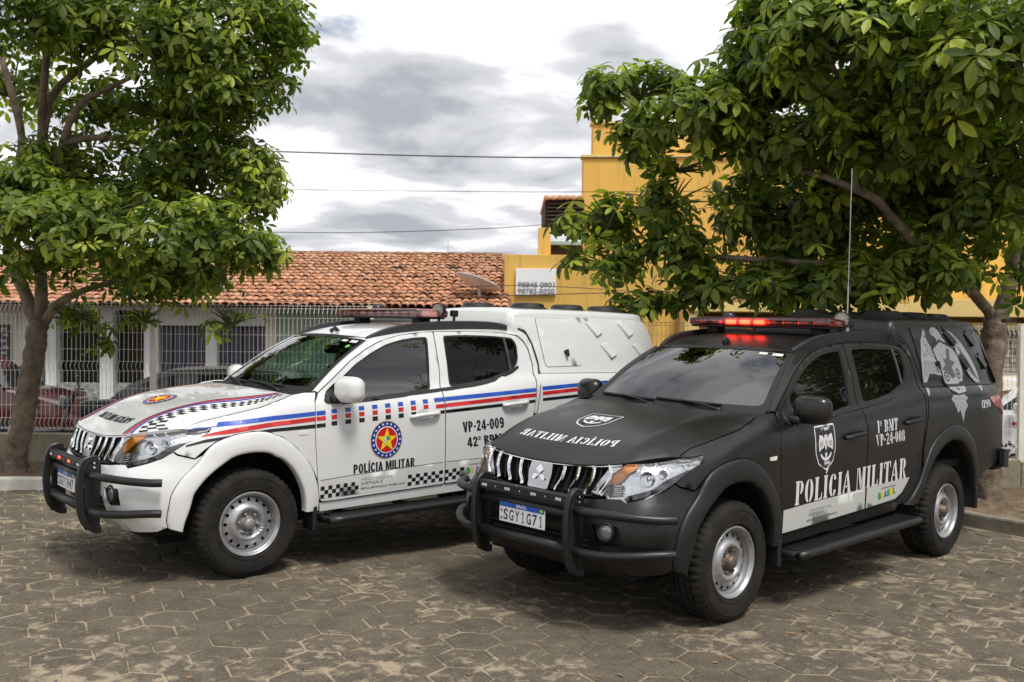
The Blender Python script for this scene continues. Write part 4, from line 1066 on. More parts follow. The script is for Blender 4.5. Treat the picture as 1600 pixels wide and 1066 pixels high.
    LT('lettering', stencil_geo('42º BPM', .09, SANS), ((-1.838, .803), (-2.190, .823), (-1.825, .882)), blk, d2)
    gry = mat('print_grey', (.10, .10, .11), .5); lgr = mat('print_light', (.28, .28, .29), .5)
    LT('lettering', text_geo('MINISTÉRIO DA'), ((-.865, .606), (-1.140, .612), (-.864, .632)), lgr, d1)
    LT('lettering', text_geo('JUSTIÇA E', .012), ((-.862, .570), (-1.050, .577), (-.860, .594)), gry, d1)
    LT('lettering', text_geo('SEGURANÇA PÚBLICA', .012), ((-.862, .536), (-1.258, .550), (-.860, .560)), gry, d1)
    D('pinstripe', band([(-.522, .6365), (-.8, .658), (-1.2, .680), (-1.60, .700)], .0045), gry, d1); D('pinstripe', band([(-1.628, .702), (-2.0, .710), (-2.31, .714)], .0045), gry, d2)
    D('lower_band', [(-.526, .632), (-.8, .653), (-1.2, .675), (-1.60, .695), (-1.61, zlow(-1.6)+.02), (-.53, zlow(-.53)+.02)], mat('band_grey', (.58, .58, .58), .35), d1, off=.0008)
    D('lower_band', [(-1.63, .697), (-2.0, .705), (-2.28, .708), (-2.20, .625), (-2.08, zlow(-2.08)+.02), (-1.63, zlow(-1.63)+.02)], mat('band_grey', (.58, .58, .58), .35), d2, off=.0008)
    def checks(u0, u1, n, za, zb, h, parent, rows=3):
        c = []
        for i in range(n):
            for j in range(rows):
                if (i+j) % 2: continue
                ua, ub = lin(u0, u1, i/n), lin(u0, u1, (i+1)/n); z0, z1 = lin(za, zb, i/n), lin(za, zb, (i+1)/n)
                c.append([(ua, z0+h*j), (ub, z1+h*j), (ub, z1+h*(j+1)), (ua, z0+h*(j+1))])
        DS('checkers', c, blk, parent, off=.0022)
    checks(-.528, -.842, 10, .500, .516, .0295, d1); checks(-1.275, -1.604, 9, .535, .549, .0285, d1); checks(-1.620, -1.81, 5, .549, .562, .0285, d2, 3)
    cols = [('map_green', (.02, .30, .07)), ('star_yellow', (.78, .55, .02)), ('decal_blue', (.018, .075, .42)), ('decal_red', (.50, .018, .022)), ('star_yellow', (.78, .55, .02)), ('map_green', (.02, .30, .07))]
    for i, ch in enumerate('BRASIL'):
        LT('lettering', text_geo(ch, .05), ((-1.838-i*.044, .588+i*.002), (-1.878-i*.044, .590+i*.002), (-1.836-i*.044, .640+i*.002)), mat(*cols[i], .35), d2)
    LT('lettering', text_geo('GOVERNO FEDERAL', .01), ((-1.86, .655), (-2.09, .664), (-1.86, .668)), gry, d2)
    # hood
    hood_lettering(stencil_geo('POLÍCIA MILITAR', .09, SANS), 'lettering', .115, .185, -.40, .40, blk, hd)
    cs, cq, rs, rq = .435, 0., .105, .225
    hel = lambda r, n=40: [(cs+rs*r*math.cos(2*math.pi*i/n), cq+rq*r*math.sin(2*math.pi*i/n)) for i in range(n)]
    hm = lambda pts: [(cs+rs*b, cq+rq*a) for a, b in pts]
    off = .0016
    for nm, poly, col in (('badge', hel(1), ('gold', (.62, .45, .10))), ('badge_ring', hel(.96), ('badge_blue', (.012, .035, .24))), ('badge_ring', hel(.72), ('badge_white', (.75, .75, .75))), ('badge_field', hel(.66), ('badge_red', (.52, .014, .018))), ('badge_star', hm(star(0, 0, .64)), ('star_yellow', (.78, .55, .02)))):
        off += .0012; hood_poly(nm, [poly], mat(*col, .35), hd, off=off, g=.06)
    hood_poly('badge_star', [hm(star(.83*math.cos(2*math.pi*i/18), .83*math.sin(2*math.pi*i/18), .085)) for i in range(18)], mat('badge_white', (.75, .75, .75), .35), hd, off=.006)
    for sg in (1, -1):
        ln = [(.012, .62), (.11, .575), (.22, .585), (.32, .63), (.48, .70), (.65, .76), (.85, .80), (.98, .815)]
        def line(d0, d1_): 
            P = sub(ln, 4); return [(s, sg*(q+d0*(1-.65*s))) for s, q in P]+[(s, sg*(q+d1_*(1-.65*s))) for s, q in reversed(P)]
        hood_poly('stripe', [line(0, .028)], blk, hd); hood_poly('stripe', [line(.040, .078)], red, hd); hood_poly('stripe', [line(.090, .122)], blue, hd)
        P = sub(ln, 6); c = []
        i = 0
        L_ = polylerp([(s, q) for s, q in P]); n = 34
        for i in range(n):
            for j in range(3):
                if (i+j) % 2: continue
                quad = []
                for t, k in ((i/n, j), ((i+1)/n, j), ((i+1)/n, j+1), (i/n, j+1)):
                    s, q = L_(t); quad.append((s, sg*min(.985, q+(.150+.036*k)*(1-.65*s))))
                c.append(quad)
        hood_poly('checkers', c, blk, hd, g=.1)
def livery_black(T):
    D = T['decal']; DS = T['decals']; LT = T['lettering']; d1, d2 = T['doors'][1]; bed = T['beds'][1]; can = T['canopy']; hd = T['hood']
    wh = mat('letter_white', (.66, .66, .69), .45); gr = mat('eagle_grey', (.30, .30, .325), .5); dk = mat('eagle_dark', (.02, .02, .022), .5); md = mat('eagle_mid', (.085, .085, .092), .5)
    # POLICIA on the front door, MILITAR crosses both doors
    V, F = stencil_geo('POLÍCIA MILITAR', .10)
    x1 = max(v[0] for v in V); u0, u1 = -.655, -2.236
    def zb(u): return lin(.655, .706, (u-u0)/(u1-u0))
    x = 0.
    for ch in 'POLÍCIA MILITAR':
        w, polys = STENCIL[ch]; uc = lin(u0, u1, (x+w/2)/x1); mb = MB()
        for pl in polys:
            ov, F = cdt([(a+x, b) for a, b in pl], (), .5); P = []
            for a, b in ov:
                u = lin(u0, u1, a/x1); p, n = SN(u, zb(u)+b*.158); P.append(p+n*.0024)
            mb.add(P, F)
        if polys: mb.build('letter', wh, d1 if uc > -1.612 else d2)
        x += w+.10
    def stl(txt, quad, parent, m=wh): LT('lettering', stencil_geo(txt, .10), quad, m, parent)
    stl('1º BMT', ((-1.760, 1.075), (-2.072, 1.085), (-1.758, 1.163)), d2); stl('VP-24-008', ((-1.745, .976), (-2.195, .996), (-1.730, 1.062)), d2)
    stl('(190', ((-3.615, 1.190), (-3.815, 1.197), (-3.612, 1.258)), bed)
    bandm = mat('band_reflective', (.50, .51, .49), .4)
    D('lower_band', [(-.527, .637), (-.8, .652), (-1.2, .668), (-1.605, .683), (-1.612, zlow(-1.6)+.012), (-.53, zlow(-.53)+.012)], bandm, d1, off=.0012)
    D('lower_band', [(-1.63, .684), (-2.0, .699), (-2.30, .708), (-2.27, .67), (-2.19, .60), (-2.09, zlow(-2.09)+.015), (-1.63, zlow(-1.63)+.012)], bandm, d2, off=.0012)
    gry = mat('print_grey', (.10, .10, .11), .5); lgr = mat('print_light', (.28, .28, .29), .5)
    LT('lettering', text_geo('MINISTÉRIO DA'), ((-.855, .592), (-1.135, .600), (-.853, .615)), lgr, d1)
    LT('lettering', text_geo('JUSTIÇA E', .012), ((-.842, .562), (-1.035, .568), (-.841, .584)), gry, d1)
    LT('lettering', text_geo('SEGURANÇA PÚBLICA', .012), ((-.822, .524), (-1.220, .540), (-.820, .548)), gry, d1)
    cols = [('map_green', (.02, .30, .07)), ('star_yellow', (.78, .55, .02)), ('decal_blue', (.018, .075, .42)), ('map_green', (.02, .30, .07)), ('star_yellow', (.78, .55, .02)), ('map_green', (.02, .30, .07))]
    for i, ch in enumerate('BRASIL'):
        LT('lettering', text_geo(ch, .06), ((-1.812-i*.0455, .578+i*.005), (-1.855-i*.0455, .580+i*.005), (-1.806-i*.0455, .632+i*.004)), mat(*cols[i], .35), d2)
    LT('lettering', text_geo('GOVERNO FEDERAL', .01), ((-1.845, .652), (-2.08, .662), (-1.845, .664)), gry, d2)
    # unit shield
    def shield(put, m2):
        o = rnd([(-.5, .5), (.5, .5), (.5, -.1), (.36, -.36), (0, -.52), (-.36, -.36), (-.5, -.1)], .06)
        put('unit_shield', [m2(o)], wh, .0014); put('unit_shield_field', [m2(shrink(o, .035))], dk, .0024); put('unit_shield', [m2(shrink(o, .055))], md, .0030); put('unit_shield_field', [m2(shrink(o, .068))], dk, .0036)
        w1 = [(-.04, .10), (-.14, .26), (-.30, .30), (-.36, .12), (-.34, -.08), (-.22, -.02), (-.12, .0)]
        bird = [w1, [(-x, y) for x, y in reversed(w1)], [(-.06, .28), (.07, .28), (.09, .20), (.05, .02), (0, -.08), (-.05, .02), (-.09, .20)],
                _ring(0, -.06, .30, .24, .24, .17, 200, 340), [(-.06, -.12), (.06, -.12), (0, -.30)]]
        put('unit_shield_bird', [m2(b) for b in bird], wh, .0046)
        put('unit_shield_mark', [m2([(-.04, .15), (.02, .10), (.05, .13), (.0, .08)]), m2([(.02, .17), (.06, .16), (.04, .12)])], mat('decal_red', (.50, .018, .022), .35), .0056)
        put('unit_shield_feather', [m2([(x-.008, y-.06), (x+.008, y-.06), (x+.008, y+.06), (x-.008, y+.06)]) for x, y in ((-.28, .08), (-.22, .08), (-.16, .09), (.28, .08), (.22, .08), (.16, .09))], dk, .0056)
        return o
    m2 = lambda pts: [(-1.025-.262*a+.02*b, 1.017+.305*b+.012*a) for a, b in pts]
    shield(lambda nm, ps, m, off: DS(nm, ps, m, d1, off=off, g=.05), m2)
    LT('lettering', text_geo('1º BMT', .02), ((-.965, 1.128), (-1.08, 1.135), (-.963, 1.150)), wh, d1, off=.0056); LT('lettering', text_geo('PMMA', .02), ((-1.005, .895), (-1.085, .900), (-1.003, .922)), wh, d1, off=.0056)
    # hood
    hood_lettering(stencil_geo('POLÍCIA MILITAR', .10), 'lettering', .158, .238, -.535, .535, wh, hd)
    h2 = lambda pts: [(.445+.225*b, -.36*a) for a, b in pts]
    shield(lambda nm, ps, m, off: hood_poly(nm, [[(s, -q) for s, q in p] for p in ps], m, hd, off=off+.001, g=.06), h2)
    # eagle over canopy and bed side
    LW = [(-2.946, 1.854), (-2.831, 1.757), (-2.749, 1.612), (-2.703, 1.48), (-2.69, 1.415), (-2.754, 1.425), (-2.829, 1.484), (-2.907, 1.489), (-2.977, 1.477), (-3.077, 1.47), (-3.038, 1.544), (-3.001, 1.611), (-3.0, 1.69), (-2.953, 1.735), (-2.939, 1.78), (-2.957, 1.826)]
    HEADE = [(-3.004, 1.696), (-3.095, 1.737), (-3.129, 1.766), (-3.098, 1.794), (-3.055, 1.800), (-3.052, 1.842), (-3.110, 1.866), (-3.185, 1.869), (-3.227, 1.836), (-3.249, 1.784), (-3.30, 1.745), (-3.174, 1.755)]
    SH = [(-3.005, 1.685), (-3.174, 1.748), (-3.376, 1.692), (-3.440, 1.630), (-3.470, 1.506), (-3.412, 1.416), (-3.30, 1.400), (-3.10, 1.400), (-3.075, 1.42), (-3.070, 1.498), (-3.030, 1.611)]
    SH2 = [(-3.42, 1.380), (-3.36, 1.340), (-3.20, 1.325), (-3.11, 1.355), (-3.095, 1.380)]
    RW = [(-3.368, 1.862), (-3.476, 1.829), (-3.601, 1.741), (-3.713, 1.611), (-3.780, 1.49), (-3.770, 1.405), (-3.68, 1.405), (-3.611, 1.451), (-3.544, 1.528), (-3.489, 1.599), (-3.445, 1.665), (-3.443, 1.716), (-3.413, 1.787)]
    TAIL = [(-3.089, 1.318), (-3.023, 1.284), (-3.066, 1.255), (-3.138, 1.167), (-3.177, 1.195), (-3.245, 1.088), (-3.273, 1.179), (-3.329, 1.223), (-3.301, 1.268), (-3.356, 1.286), (-3.289, 1.322), (-3.194, 1.312)]
    LT2 = [(-2.694, 1.380), (-2.650, 1.352), (-2.640, 1.320), (-2.665, 1.330), (-2.74, 1.380)]; RT2 = [(-3.762, 1.380), (-3.70, 1.345), (-3.66, 1.335), (-3.69, 1.380)]
    DS('eagle_print', [LW], gr, can, off=.0085, g=.05); DS('eagle_print', [HEADE], gr, can, off=.0085, g=.05); DS('eagle_print', [RW], gr, can, off=.0085, g=.05)
    DS('eagle_print', [TAIL], gr, bed, off=.002, g=.05); DS('eagle_print', [LT2, RT2], gr, bed, off=.002, g=.05)
    DS('eagle_shield', [shrink(SH, -.022)], dk, can, off=.0095, g=.05); DS('eagle_shield', [SH], gr, can, off=.0105, g=.05); DS('eagle_shield', [shrink(SH2, -.015)], dk, bed, off=.002, g=.05); DS('eagle_shield', [SH2], gr, bed, off=.003, g=.05)
    inner = [(-3.12, 1.66), (-3.16, 1.60), (-3.22, 1.62), (-3.25, 1.69), (-3.31, 1.69), (-3.27, 1.60), (-3.36, 1.58), (-3.27, 1.54), (-3.31, 1.46), (-3.23, 1.44), (-3.17, 1.50), (-3.08, 1.52), (-3.16, 1.56)]
    DS('eagle_shield_mark', [inner], md, can, off=.0115, g=.05)
    DS('eagle_shield_mark', [_ring(-3.135, 1.462, .045, .042, .032, .03, 0, 359, 20), _ring(-3.365, 1.482, .04, .045, .028, .032, 0, 359, 20), disc(-3.135, 1.462, .014, 12), disc(-3.365, 1.482, .013, 12)], dk, can, off=.0120, g=.05)
    fe = []
    for t in [i/9 for i in range(10)]:
        a = (lin(-2.79, -3.0, t), lin(1.62, 1.60, t)-.02); b = (lin(-2.715, -3.05, t**1.1), lin(1.45, 1.485, min(1, t*1.5)))
        d = Vector((b[1]-a[1], a[0]-b[0])).normalized()*.0022; fe.append([(a[0]+d.x, a[1]+d.y), (a[0]-d.x, a[1]-d.y), (b[0]-d.x, b[1]-d.y), (b[0]+d.x, b[1]+d.y)])
        a2 = (lin(-3.50, -3.60, t)-.02, lin(1.70, 1.66, t)-t*.06); b2 = (lin(-3.56, -3.755, t), lin(1.52, 1.42, t))
        d = Vector((b2[1]-a2[1], a2[0]-b2[0])).normalized()*.0022; fe.append([(a2[0]+d.x, a2[1]+d.y), (a2[0]-d.x, a2[1]-d.y), (b2[0]-d.x, b2[1]-d.y), (b2[0]+d.x, b2[1]+d.y)])
    rng = random.Random(5)
    for i in range(46):
        u, z = rng.uniform(-2.96, -2.79), rng.uniform(1.62, 1.80)
        if inpoly([(u, z)], shrink(LW, .02))[0]: fe.append([(u, z), (u-.014, z+.008), (u-.010, z-.010)])
    for i in range(36):
        u, z = rng.uniform(-3.55, -3.40), rng.uniform(1.66, 1.84)
        if inpoly([(u, z)], shrink(RW, .015))[0]: fe.append([(u, z), (u-.012, z+.006), (u-.010, z-.010)])
    fe.append([(-3.075, 1.838), (-3.10, 1.846), (-3.098, 1.832)]); fe.append([(-3.055, 1.815), (-3.11, 1.822), (-3.105, 1.817)])
    tag(DS('eagle_feather', fe, dk, can, off=.0098, g=.2), kind='stuff')
    tf = []
    for k in range(5):
        a = (lin(-3.10, -3.28, k/4), 1.30); b = (lin(-3.07, -3.31, k/4), 1.25-.05*(1-abs(k-2)/2)); tf.append([(a[0]+.002, a[1]), (a[0]-.002, a[1]), (b[0]-.002, b[1]), (b[0]+.002, b[1])])
    for t_ in tf: DS('eagle_feather', [t_], dk, bed, off=.0034, g=.2)

def place_truck(root, X, Y, yaw):
    root.matrix_world = TILT @ Matrix.Translation((X, Y, 0)) @ Matrix.Rotation(R(yaw), 4, 'Z')
tw = empty('pickup_truck'); place_truck(tw, -2.3168, 7.5248, -140.758)
tag(tw, 'white police pickup truck with blue and red stripes, checkered bands and white canopy', 'pickup truck', 'police pickup trucks parked in the yard')
TWH = build_truck(tw, True); livery_white(TWH)
tb = empty('pickup_truck'); place_truck(tb, .7977, 6.7248, -136.926)
tag(tb, 'matte black police pickup truck with grey eagle print and lit red light bar', 'pickup truck', 'police pickup trucks parked in the yard')
TBK = build_truck(tb, False); livery_black(TBK)
# ------------------------------------------------------------------ setting
_cm = cam.matrix_world.copy(); _cmi = _cm.inverted()
def wp(px, py, d):
    """point of the place seen at pixel (px,py) of the 1600x1066 photograph at depth d"""
    return _cm @ Vector(((px-800)/F_PX*d, (533-py)/F_PX*d, -d))
def pix(p):
    c = _cmi @ Vector(p); return 800-c.x/c.z*F_PX, 533+c.y/c.z*F_PX, -c.z
def lot(x, y, z=0): return TILT @ Vector((x, y, z))

def sandmix(name, base, base2, sand, amount, grain=.35, moss=True):
    if name in MATS: return MATS[name]
    m = bpy.data.materials.new(name); m.use_nodes = True; N = m.node_tree.nodes; L = m.node_tree.links; b = N['Principled BSDF']
    b.inputs['Roughness'].default_value = .92; b.inputs['Specular IOR Level'].default_value = .25
    geo = N.new('ShaderNodeNewGeometry')
    def noise(s, d=5, r=.6, dist=0):
        t = N.new('ShaderNodeTexNoise'); t.inputs['Scale'].default_value = s; t.inputs['Detail'].default_value = d; t.inputs['Roughness'].default_value = r; t.inputs['Distortion'].default_value = dist
        L.new(geo.outputs['Position'], t.inputs['Vector']); return t.outputs['Fac']
    def ramp(src, p0, p1, c0=(0, 0, 0), c1=(1, 1, 1)):
        r = N.new('ShaderNodeValToRGB'); r.color_ramp.elements[0].position = p0; r.color_ramp.elements[1].position = p1
        r.color_ramp.elements[0].color = (*c0, 1); r.color_ramp.elements[1].color = (*c1, 1); L.new(src, r.inputs[0]); return r.outputs[0]
    def mix(f, a, c, mode='MIX'):
        x = N.new('ShaderNodeMix'); x.data_type = 'RGBA'; x.blend_type = mode
        if hasattr(f, 'default_value') or not isinstance(f, (int, float)): L.new(f, x.inputs[0])
        else: x.inputs[0].default_value = f
        for i, v in ((6, a), (7, c)):
            if isinstance(v, tuple): x.inputs[i].default_value = (*v, 1)
            else: L.new(v, x.inputs[i])
        return x.outputs[2]
    c = ramp(noise(6), .3, .7, base, base2)
    oi = N.new('ShaderNodeObjectInfo'); tone = ramp(oi.outputs['Random'], 0, 1, (.90, .90, .91), (1.10, 1.09, 1.07))
    c = mix(1.0, c, tone, 'MULTIPLY')
    c = mix(ramp(noise(85, 4, .75), .52, .72), c, tuple(min(1, v*1.9) for v in base2))       # pale grit
    c = mix(ramp(noise(110, 4, .75), .56, .70), c, tuple(v*.40 for v in base))                # pits
    big = ramp(noise(.75, 3, .5), .35, .68); fine = noise(9, 8, .68, .6)
    add = N.new('ShaderNodeMath'); add.operation = 'MULTIPLY_ADD'; L.new(big, add.inputs[0]); add.inputs[1].default_value = .20; L.new(fine, add.inputs[2])
    c = mix(ramp(add.outputs[0], amount, amount+.13), c, sand)
    if moss: c = mix(ramp(noise(3.1, 6, .7), .70, .76), c, (.085, .085, .03))
    L.new(c, b.inputs['Base Color'])
    bp = N.new('ShaderNodeBump'); bp.inputs['Strength'].default_value = grain; bp.inputs['Distance'].default_value = .006; L.new(noise(100, 5, .75), bp.inputs['Height']); L.new(bp.outputs[0], b.inputs['Normal'])
    MATS[name] = m; return m
pav_m = sandmix('paver_concrete', (.086, .071, .052), (.140, .119, .090), (.35, .285, .20), .632, .9)
sand_m = sandmix('joint_sand', (.14, .112, .08), (.27, .22, .158), (.33, .27, .195), .52, .4)
dirt_m = sandmix('strip_dirt', (.085, .058, .036), (.15, .108, .070), (.22, .17, .11), .62, .8)

# kerb line of the yard (yard coordinates)
KERB = [(-14, 8.6), (-9, 9.35), (-5.5, 9.95), (-3, 10.40), (-.5, 10.65), (2.6, 10.60), (3.7, 10.25), (4.35, 9.60), (4.85, 8.85), (5.9, 7.2), (7.2, 5.2), (9, 2.4)]
kp = [Vector((v.x, v.y)) for v in spline([(a, b, 0) for a, b in KERB], 8)]
kpoly = [tuple(p) for p in kp]
yard = [(-14, -6), (9, -6)]+[(p.x, p.y) for p in reversed(kp)]
def sheet_flat(name, poly, z, m, g=1.0):
    ov, F = cdt(poly, (), g)
    return MB().add([(a, b, z) for a, b in ov], F).build(name, m)
paving = sheet_flat('yard_paving', yard, -.0075, sand_m); paving.matrix_world = TILT; tag(paving, kind='structure')
# hexagonal pavers
RG, RP = .1735, .1690
def paver_mesh(seed):
    r = random.Random(seed); V = []; jit = [(r.uniform(-.004, .004), r.uniform(-.004, .004)) for _ in range(6)]
    for rr, z in ((RP, -.05), (RP, -.010), (RP-.005, -.003), (RP-.016, .0)):
        for k in range(6):
            a = R(60*k); V.append((rr*math.cos(a)+jit[k][0], rr*math.sin(a)+jit[k][1], z))
    F = [(j*6+k, j*6+(k+1) % 6, (j+1)*6+(k+1) % 6, (j+1)*6+k) for j in range(3) for k in range(6)]+[tuple(range(18, 24))]
    return mesh('paver', V, F)
pm_ = [paver_mesh(i) for i in range(8)]
for m_i in pm_: m_i.materials.append(pav_m)
cells = []; rot = R(-3.5); crn = random.Random(11)
for i in range(-52, 40):
    for j in range(-6, 40):
        x = 1.5*RG*i; y = math.sqrt(3)*RG*(j+.5*(i % 2))+2.0
        X = x*math.cos(rot)-y*math.sin(rot); Y = x*math.sin(rot)+y*math.cos(rot)
        if Y < 2.6: continue
        cells.append((X, Y))
cells = [c for c, k in zip(cells, inpoly(cells, yard)) if k]
dk_ = np.array(kpoly); cells = [c for c in cells if np.min(np.hypot(dk_[:, 0]-c[0], dk_[:, 1]-c[1])) > .10]
def truck_local(c, X, Y, yaw):
    dx, dy = c[0]-X, c[1]-Y; a = R(yaw); return dx*math.cos(a)+dy*math.sin(a), -dx*math.sin(a)+dy*math.cos(a)
def hidden(c):
    for T in ((-2.3168, 7.5248, -140.758), (.7977, 6.7248, -136.926)):
        x, y = truck_local(c, *T)
        if -4.0 < x < .7 and -.75 < y < .70: return True
    return False
vis = []
for c in cells:
    u, v, d = pix(lot(*c))
    if -20 < u < 1620 and 700 < v < 1085 and not hidden(c): vis.append((d, c))
vis.sort(); near = {c for d, c in vis[:300]}
rest = MB()
for c in cells:
    z = crn.uniform(-.004, .002); M = Matrix.Translation((c[0], c[1], z)) @ Matrix.Rotation(rot+R(60*crn.randrange(6))+crn.uniform(-.03, .03), 4, 'Z') @ Matrix.Rotation(crn.gauss(0, .012), 4, 'X') @ Matrix.Rotation(crn.gauss(0, .012), 4, 'Y')
    me = pm_[crn.randrange(8)]
    if c in near:
        o = bpy.data.objects.new('paver', me); C.objects.link(o); o.parent = paving; o.matrix_local = M
    else: rest.add([M @ v.co for v in me.vertices], [tuple(p.vertices) for p in me.polygons])
tag(rest.build('outer_pavers', pav_m, paving), kind='stuff')
# sprigs of weed in the joints
wm = mat('weed', (.10, .13, .03), .8, var=.3, vscale=20)
wd = MB()
for k in range(240):
    c = crn.choice(vis)[1] if k > 90 else crn.choice([v for v in vis if -1.2 < v[1][0] < 1.6 and v[1][1] < 7][:60])[1]
    a = R(60*crn.randrange(6)+30); x = c[0]+RG*.87*math.cos(a+rot)+crn.uniform(-.05, .05)*math.sin(a); y = c[1]+RG*.87*math.sin(a+rot)+crn.uniform(-.05, .05)*math.cos(a)
    for q in range(5):
        w = crn.uniform(0, 6.28); h = crn.uniform(.004, .015); dx, dy = math.cos(w)*.010, math.sin(w)*.010
        wd.add([(x-dy*.25, y+dx*.25, -.007), (x+dy*.25, y-dx*.25, -.007), (x+dx, y+dy, -.007+h)], [(0, 1, 2)])
wo = wd.build('joint_weeds', wm); wo.matrix_world = TILT; tag(wo, 'tiny green weeds growing in the paving joints', 'weeds', kind='stuff')
# dry leaves and pebbles lying about
lm_ = mat('dry_leaf', (.16, .075, .03), .9, col2=(.30, .19, .08), vscale=6); pmx = mat('pebble', (.20, .18, .15), .9, var=.3, vscale=9)
ll_ = MB(); pb_ = MB()
for k in range(260):
    c = crn.choice(vis)[1]; x, y = c[0]+crn.uniform(-.15, .15), c[1]+crn.uniform(-.15, .15); w = crn.uniform(0, 6.28); l = crn.uniform(.008, .03)
    if k % 3 == 0: M = Matrix.Translation((x, y, .003)) @ Matrix.Rotation(w, 4, 'Z'); ll_.add([M @ Vector(v) for v in ((-l, 0, .002), (0, -l*.4, 0), (l, 0, .004), (0, l*.4, .006))], [(0, 1, 2), (0, 2, 3)])
    else: pb_.rbox((x-l*.25, y-l*.2, -.004), (x+l*.25, y+l*.2, l*.28), l*.08)
o = ll_.build('leaf_litter', lm_); o.matrix_world = TILT; tag(o, 'scattered dry brown leaf scraps on the paving', 'leaf litter', kind='stuff')
o = pb_.build('loose_pebbles', pmx); o.matrix_world = TILT; tag(o, 'tiny loose pebbles scattered over the paving', 'pebbles', kind='stuff')
# kerb stones
kerb = empty('kerb'); kerb.matrix_world = TILT; tag(kerb, kind='structure')
kw = mat('kerb_white', (.36, .34, .30), .9, col2=(.62, .60, .55), vscale=4, bump=.4, bscale=60); kc = mat('kerb_concrete', (.14, .12, .09), .92, col2=(.30, .27, .22), vscale=5, bump=.5, bscale=50)
L_ = polylerp([(p.x, p.y) for p in kp]); tot = sum((kp[i+1]-kp[i]).length for i in range(len(kp)-1)); nk = int(tot/.95)
for i in range(nk):
    a, b = Vector(L_((i+.006)/nk)), Vector(L_((i+.994)/nk)); d = b-a; ang = math.atan2(d.y, d.x)
    M = Matrix.Translation((a.x, a.y, crn.uniform(-.006, .006))) @ Matrix.Rotation(ang+crn.uniform(-.01, .01), 4, 'Z')
    MB().rbox((0, 0, -.10), (d.length, .13, .125), .018, M).build('kerb_stone', kw if a.x < 0 else kc, kerb)
# planted strip behind the kerb
strip_poly = [(p.x+.0, p.y+.10) for p in kp if p.y > 7.0]+[(14, 5), (14, 12.6), (-14, 12.6)]
ov, F = cdt(strip_poly, (), .25)
pr = random.Random(3)
so_ = MB().add([(a, b, .095+.035*math.sin(a*1.7)*math.cos(b*2.3)+pr.uniform(-.012, .012)) for a, b in ov], F).build('planting_strip', dirt_m, None, smooth=True); so_.matrix_world = TILT; tag(so_, kind='structure')
gm = mat('dry_grass', (.16, .115, .055), .9, col2=(.26, .20, .11), vscale=8)
gb_ = MB()
for k in range(5200):
    a = pr.uniform(-8.5, 8.5); b = pr.uniform(9.6, 11.4)
    if 3.9 < a < 6.6: pass
    elif pr.random() < .55: continue
    if not inpoly([(a, b)], strip_poly)[0]: continue
    w = pr.uniform(0, 6.28); h = pr.uniform(.01, .07); dx, dy = math.cos(w)*h*.9, math.sin(w)*h*.9
    gb_.add([(a-.003*dy/h, b+.003*dx/h, .09), (a+.003*dy/h, b-.003*dx/h, .09), (a+dx, b+dy, .09+h)], [(0, 1, 2)])
go_ = gb_.build('strip_litter', gm); go_.matrix_world = TILT; tag(go_, 'dry grass and leaf litter on the planting strip', 'grass', kind='stuff')

# street and far ground
asph = mat('street_asphalt', (.10, .095, .09), .95, var=.25, vscale=2, bump=.3, bscale=60)
st = MB().add([(-600, 12.2, -.22), (600, 12.2, -.22), (600, 900, -.22), (-600, 900, -.22)], [(0, 1, 2, 3)]).build('street', asph); tag(st, kind='structure')
gnd = MB().add([(-600, -600, -.9), (600, -600, -.9), (600, 12.2, -.9), (-600, 12.2, -.9)], [(0, 1, 2, 3)]).build('ground', dirt_m); tag(gnd, kind='structure')
yb = MB().add([(-60, -60, -.03), (60, -60, -.03), (60, 8, -.03), (-60, 8, -.03)], [(0, 1, 2, 3)]).build('outer_yard', sand_m); yb.matrix_world = TILT; tag(yb, kind='structure')

# ------------------------------------------------------------------ fence on its low wall
FD = 11.5
fm = mat('fence_cream', (.76, .74, .67), .5, var=.08, vscale=5)
wallm = mat('wall_concrete', (.17, .15, .10), .95, col2=(.38, .34, .25), vscale=2.6, bump=.6, bscale=30, detail=8)
posts = [-11.63, -9.13, -6.63, -4.13, -1.63, .87, 3.37, 5.87, 8.37, 10.87]; tops = [2.08, 2.06, 2.03, 2.015, 1.965, 1.86, 1.845, 1.82, 1.79]
fence = empty('mesh_fence', (0, FD, 0)); tag(fence, 'cream welded wire fence with square posts on a low stained wall', 'fence')
for i in range(len(tops)):
    x0, x1, zt = posts[i], posts[i+1], tops[i]; zb = zt-1.48
    MB().rbox((x0-.01, -.075, -.5), (x1-.014, .075, zb-.035-.003*i), .012).build('base_wall', wallm, fence)
    mb = MB(); n = 49; w = .0021
    zs = []; folds = [zt-.10, zt-.74, zt-1.40]
    path = [(0, zb)]
    for f in reversed(folds): path += [(0, f-.055), (-.045, f), (0, f+.055)]
    path += [(0, zt)]
    for k in range(n):
        x = x0+.045+(x1-x0-.09)*k/(n-1)
        for (ya, za), (yb_, zb_) in zip(path, path[1:]):
            mb.add([(x-w, ya-w, za), (x+w, ya-w, za), (x+w, ya+w, za), (x-w, ya+w, za), (x-w, yb_-w, zb_), (x+w, yb_-w, zb_), (x+w, yb_+w, zb_), (x-w, yb_+w, zb_)], [(0, 1, 5, 4), (1, 2, 6, 5), (2, 3, 7, 6), (3, 0, 4, 7)])
    hz = [zb+.01, zt-.012]
    for f in folds: hz += [f-.055, f+.055]
    hz += [folds[0]-.055-.195, folds[0]-.055-.39, folds[1]-.055-.20, folds[1]-.055-.40]
    for z in hz: mb.box((x0+.03, -.008, z-w), (x1-.03, -.002, z+w))
    tag(mb.build('wire_panel', fm, fence), kind='stuff')
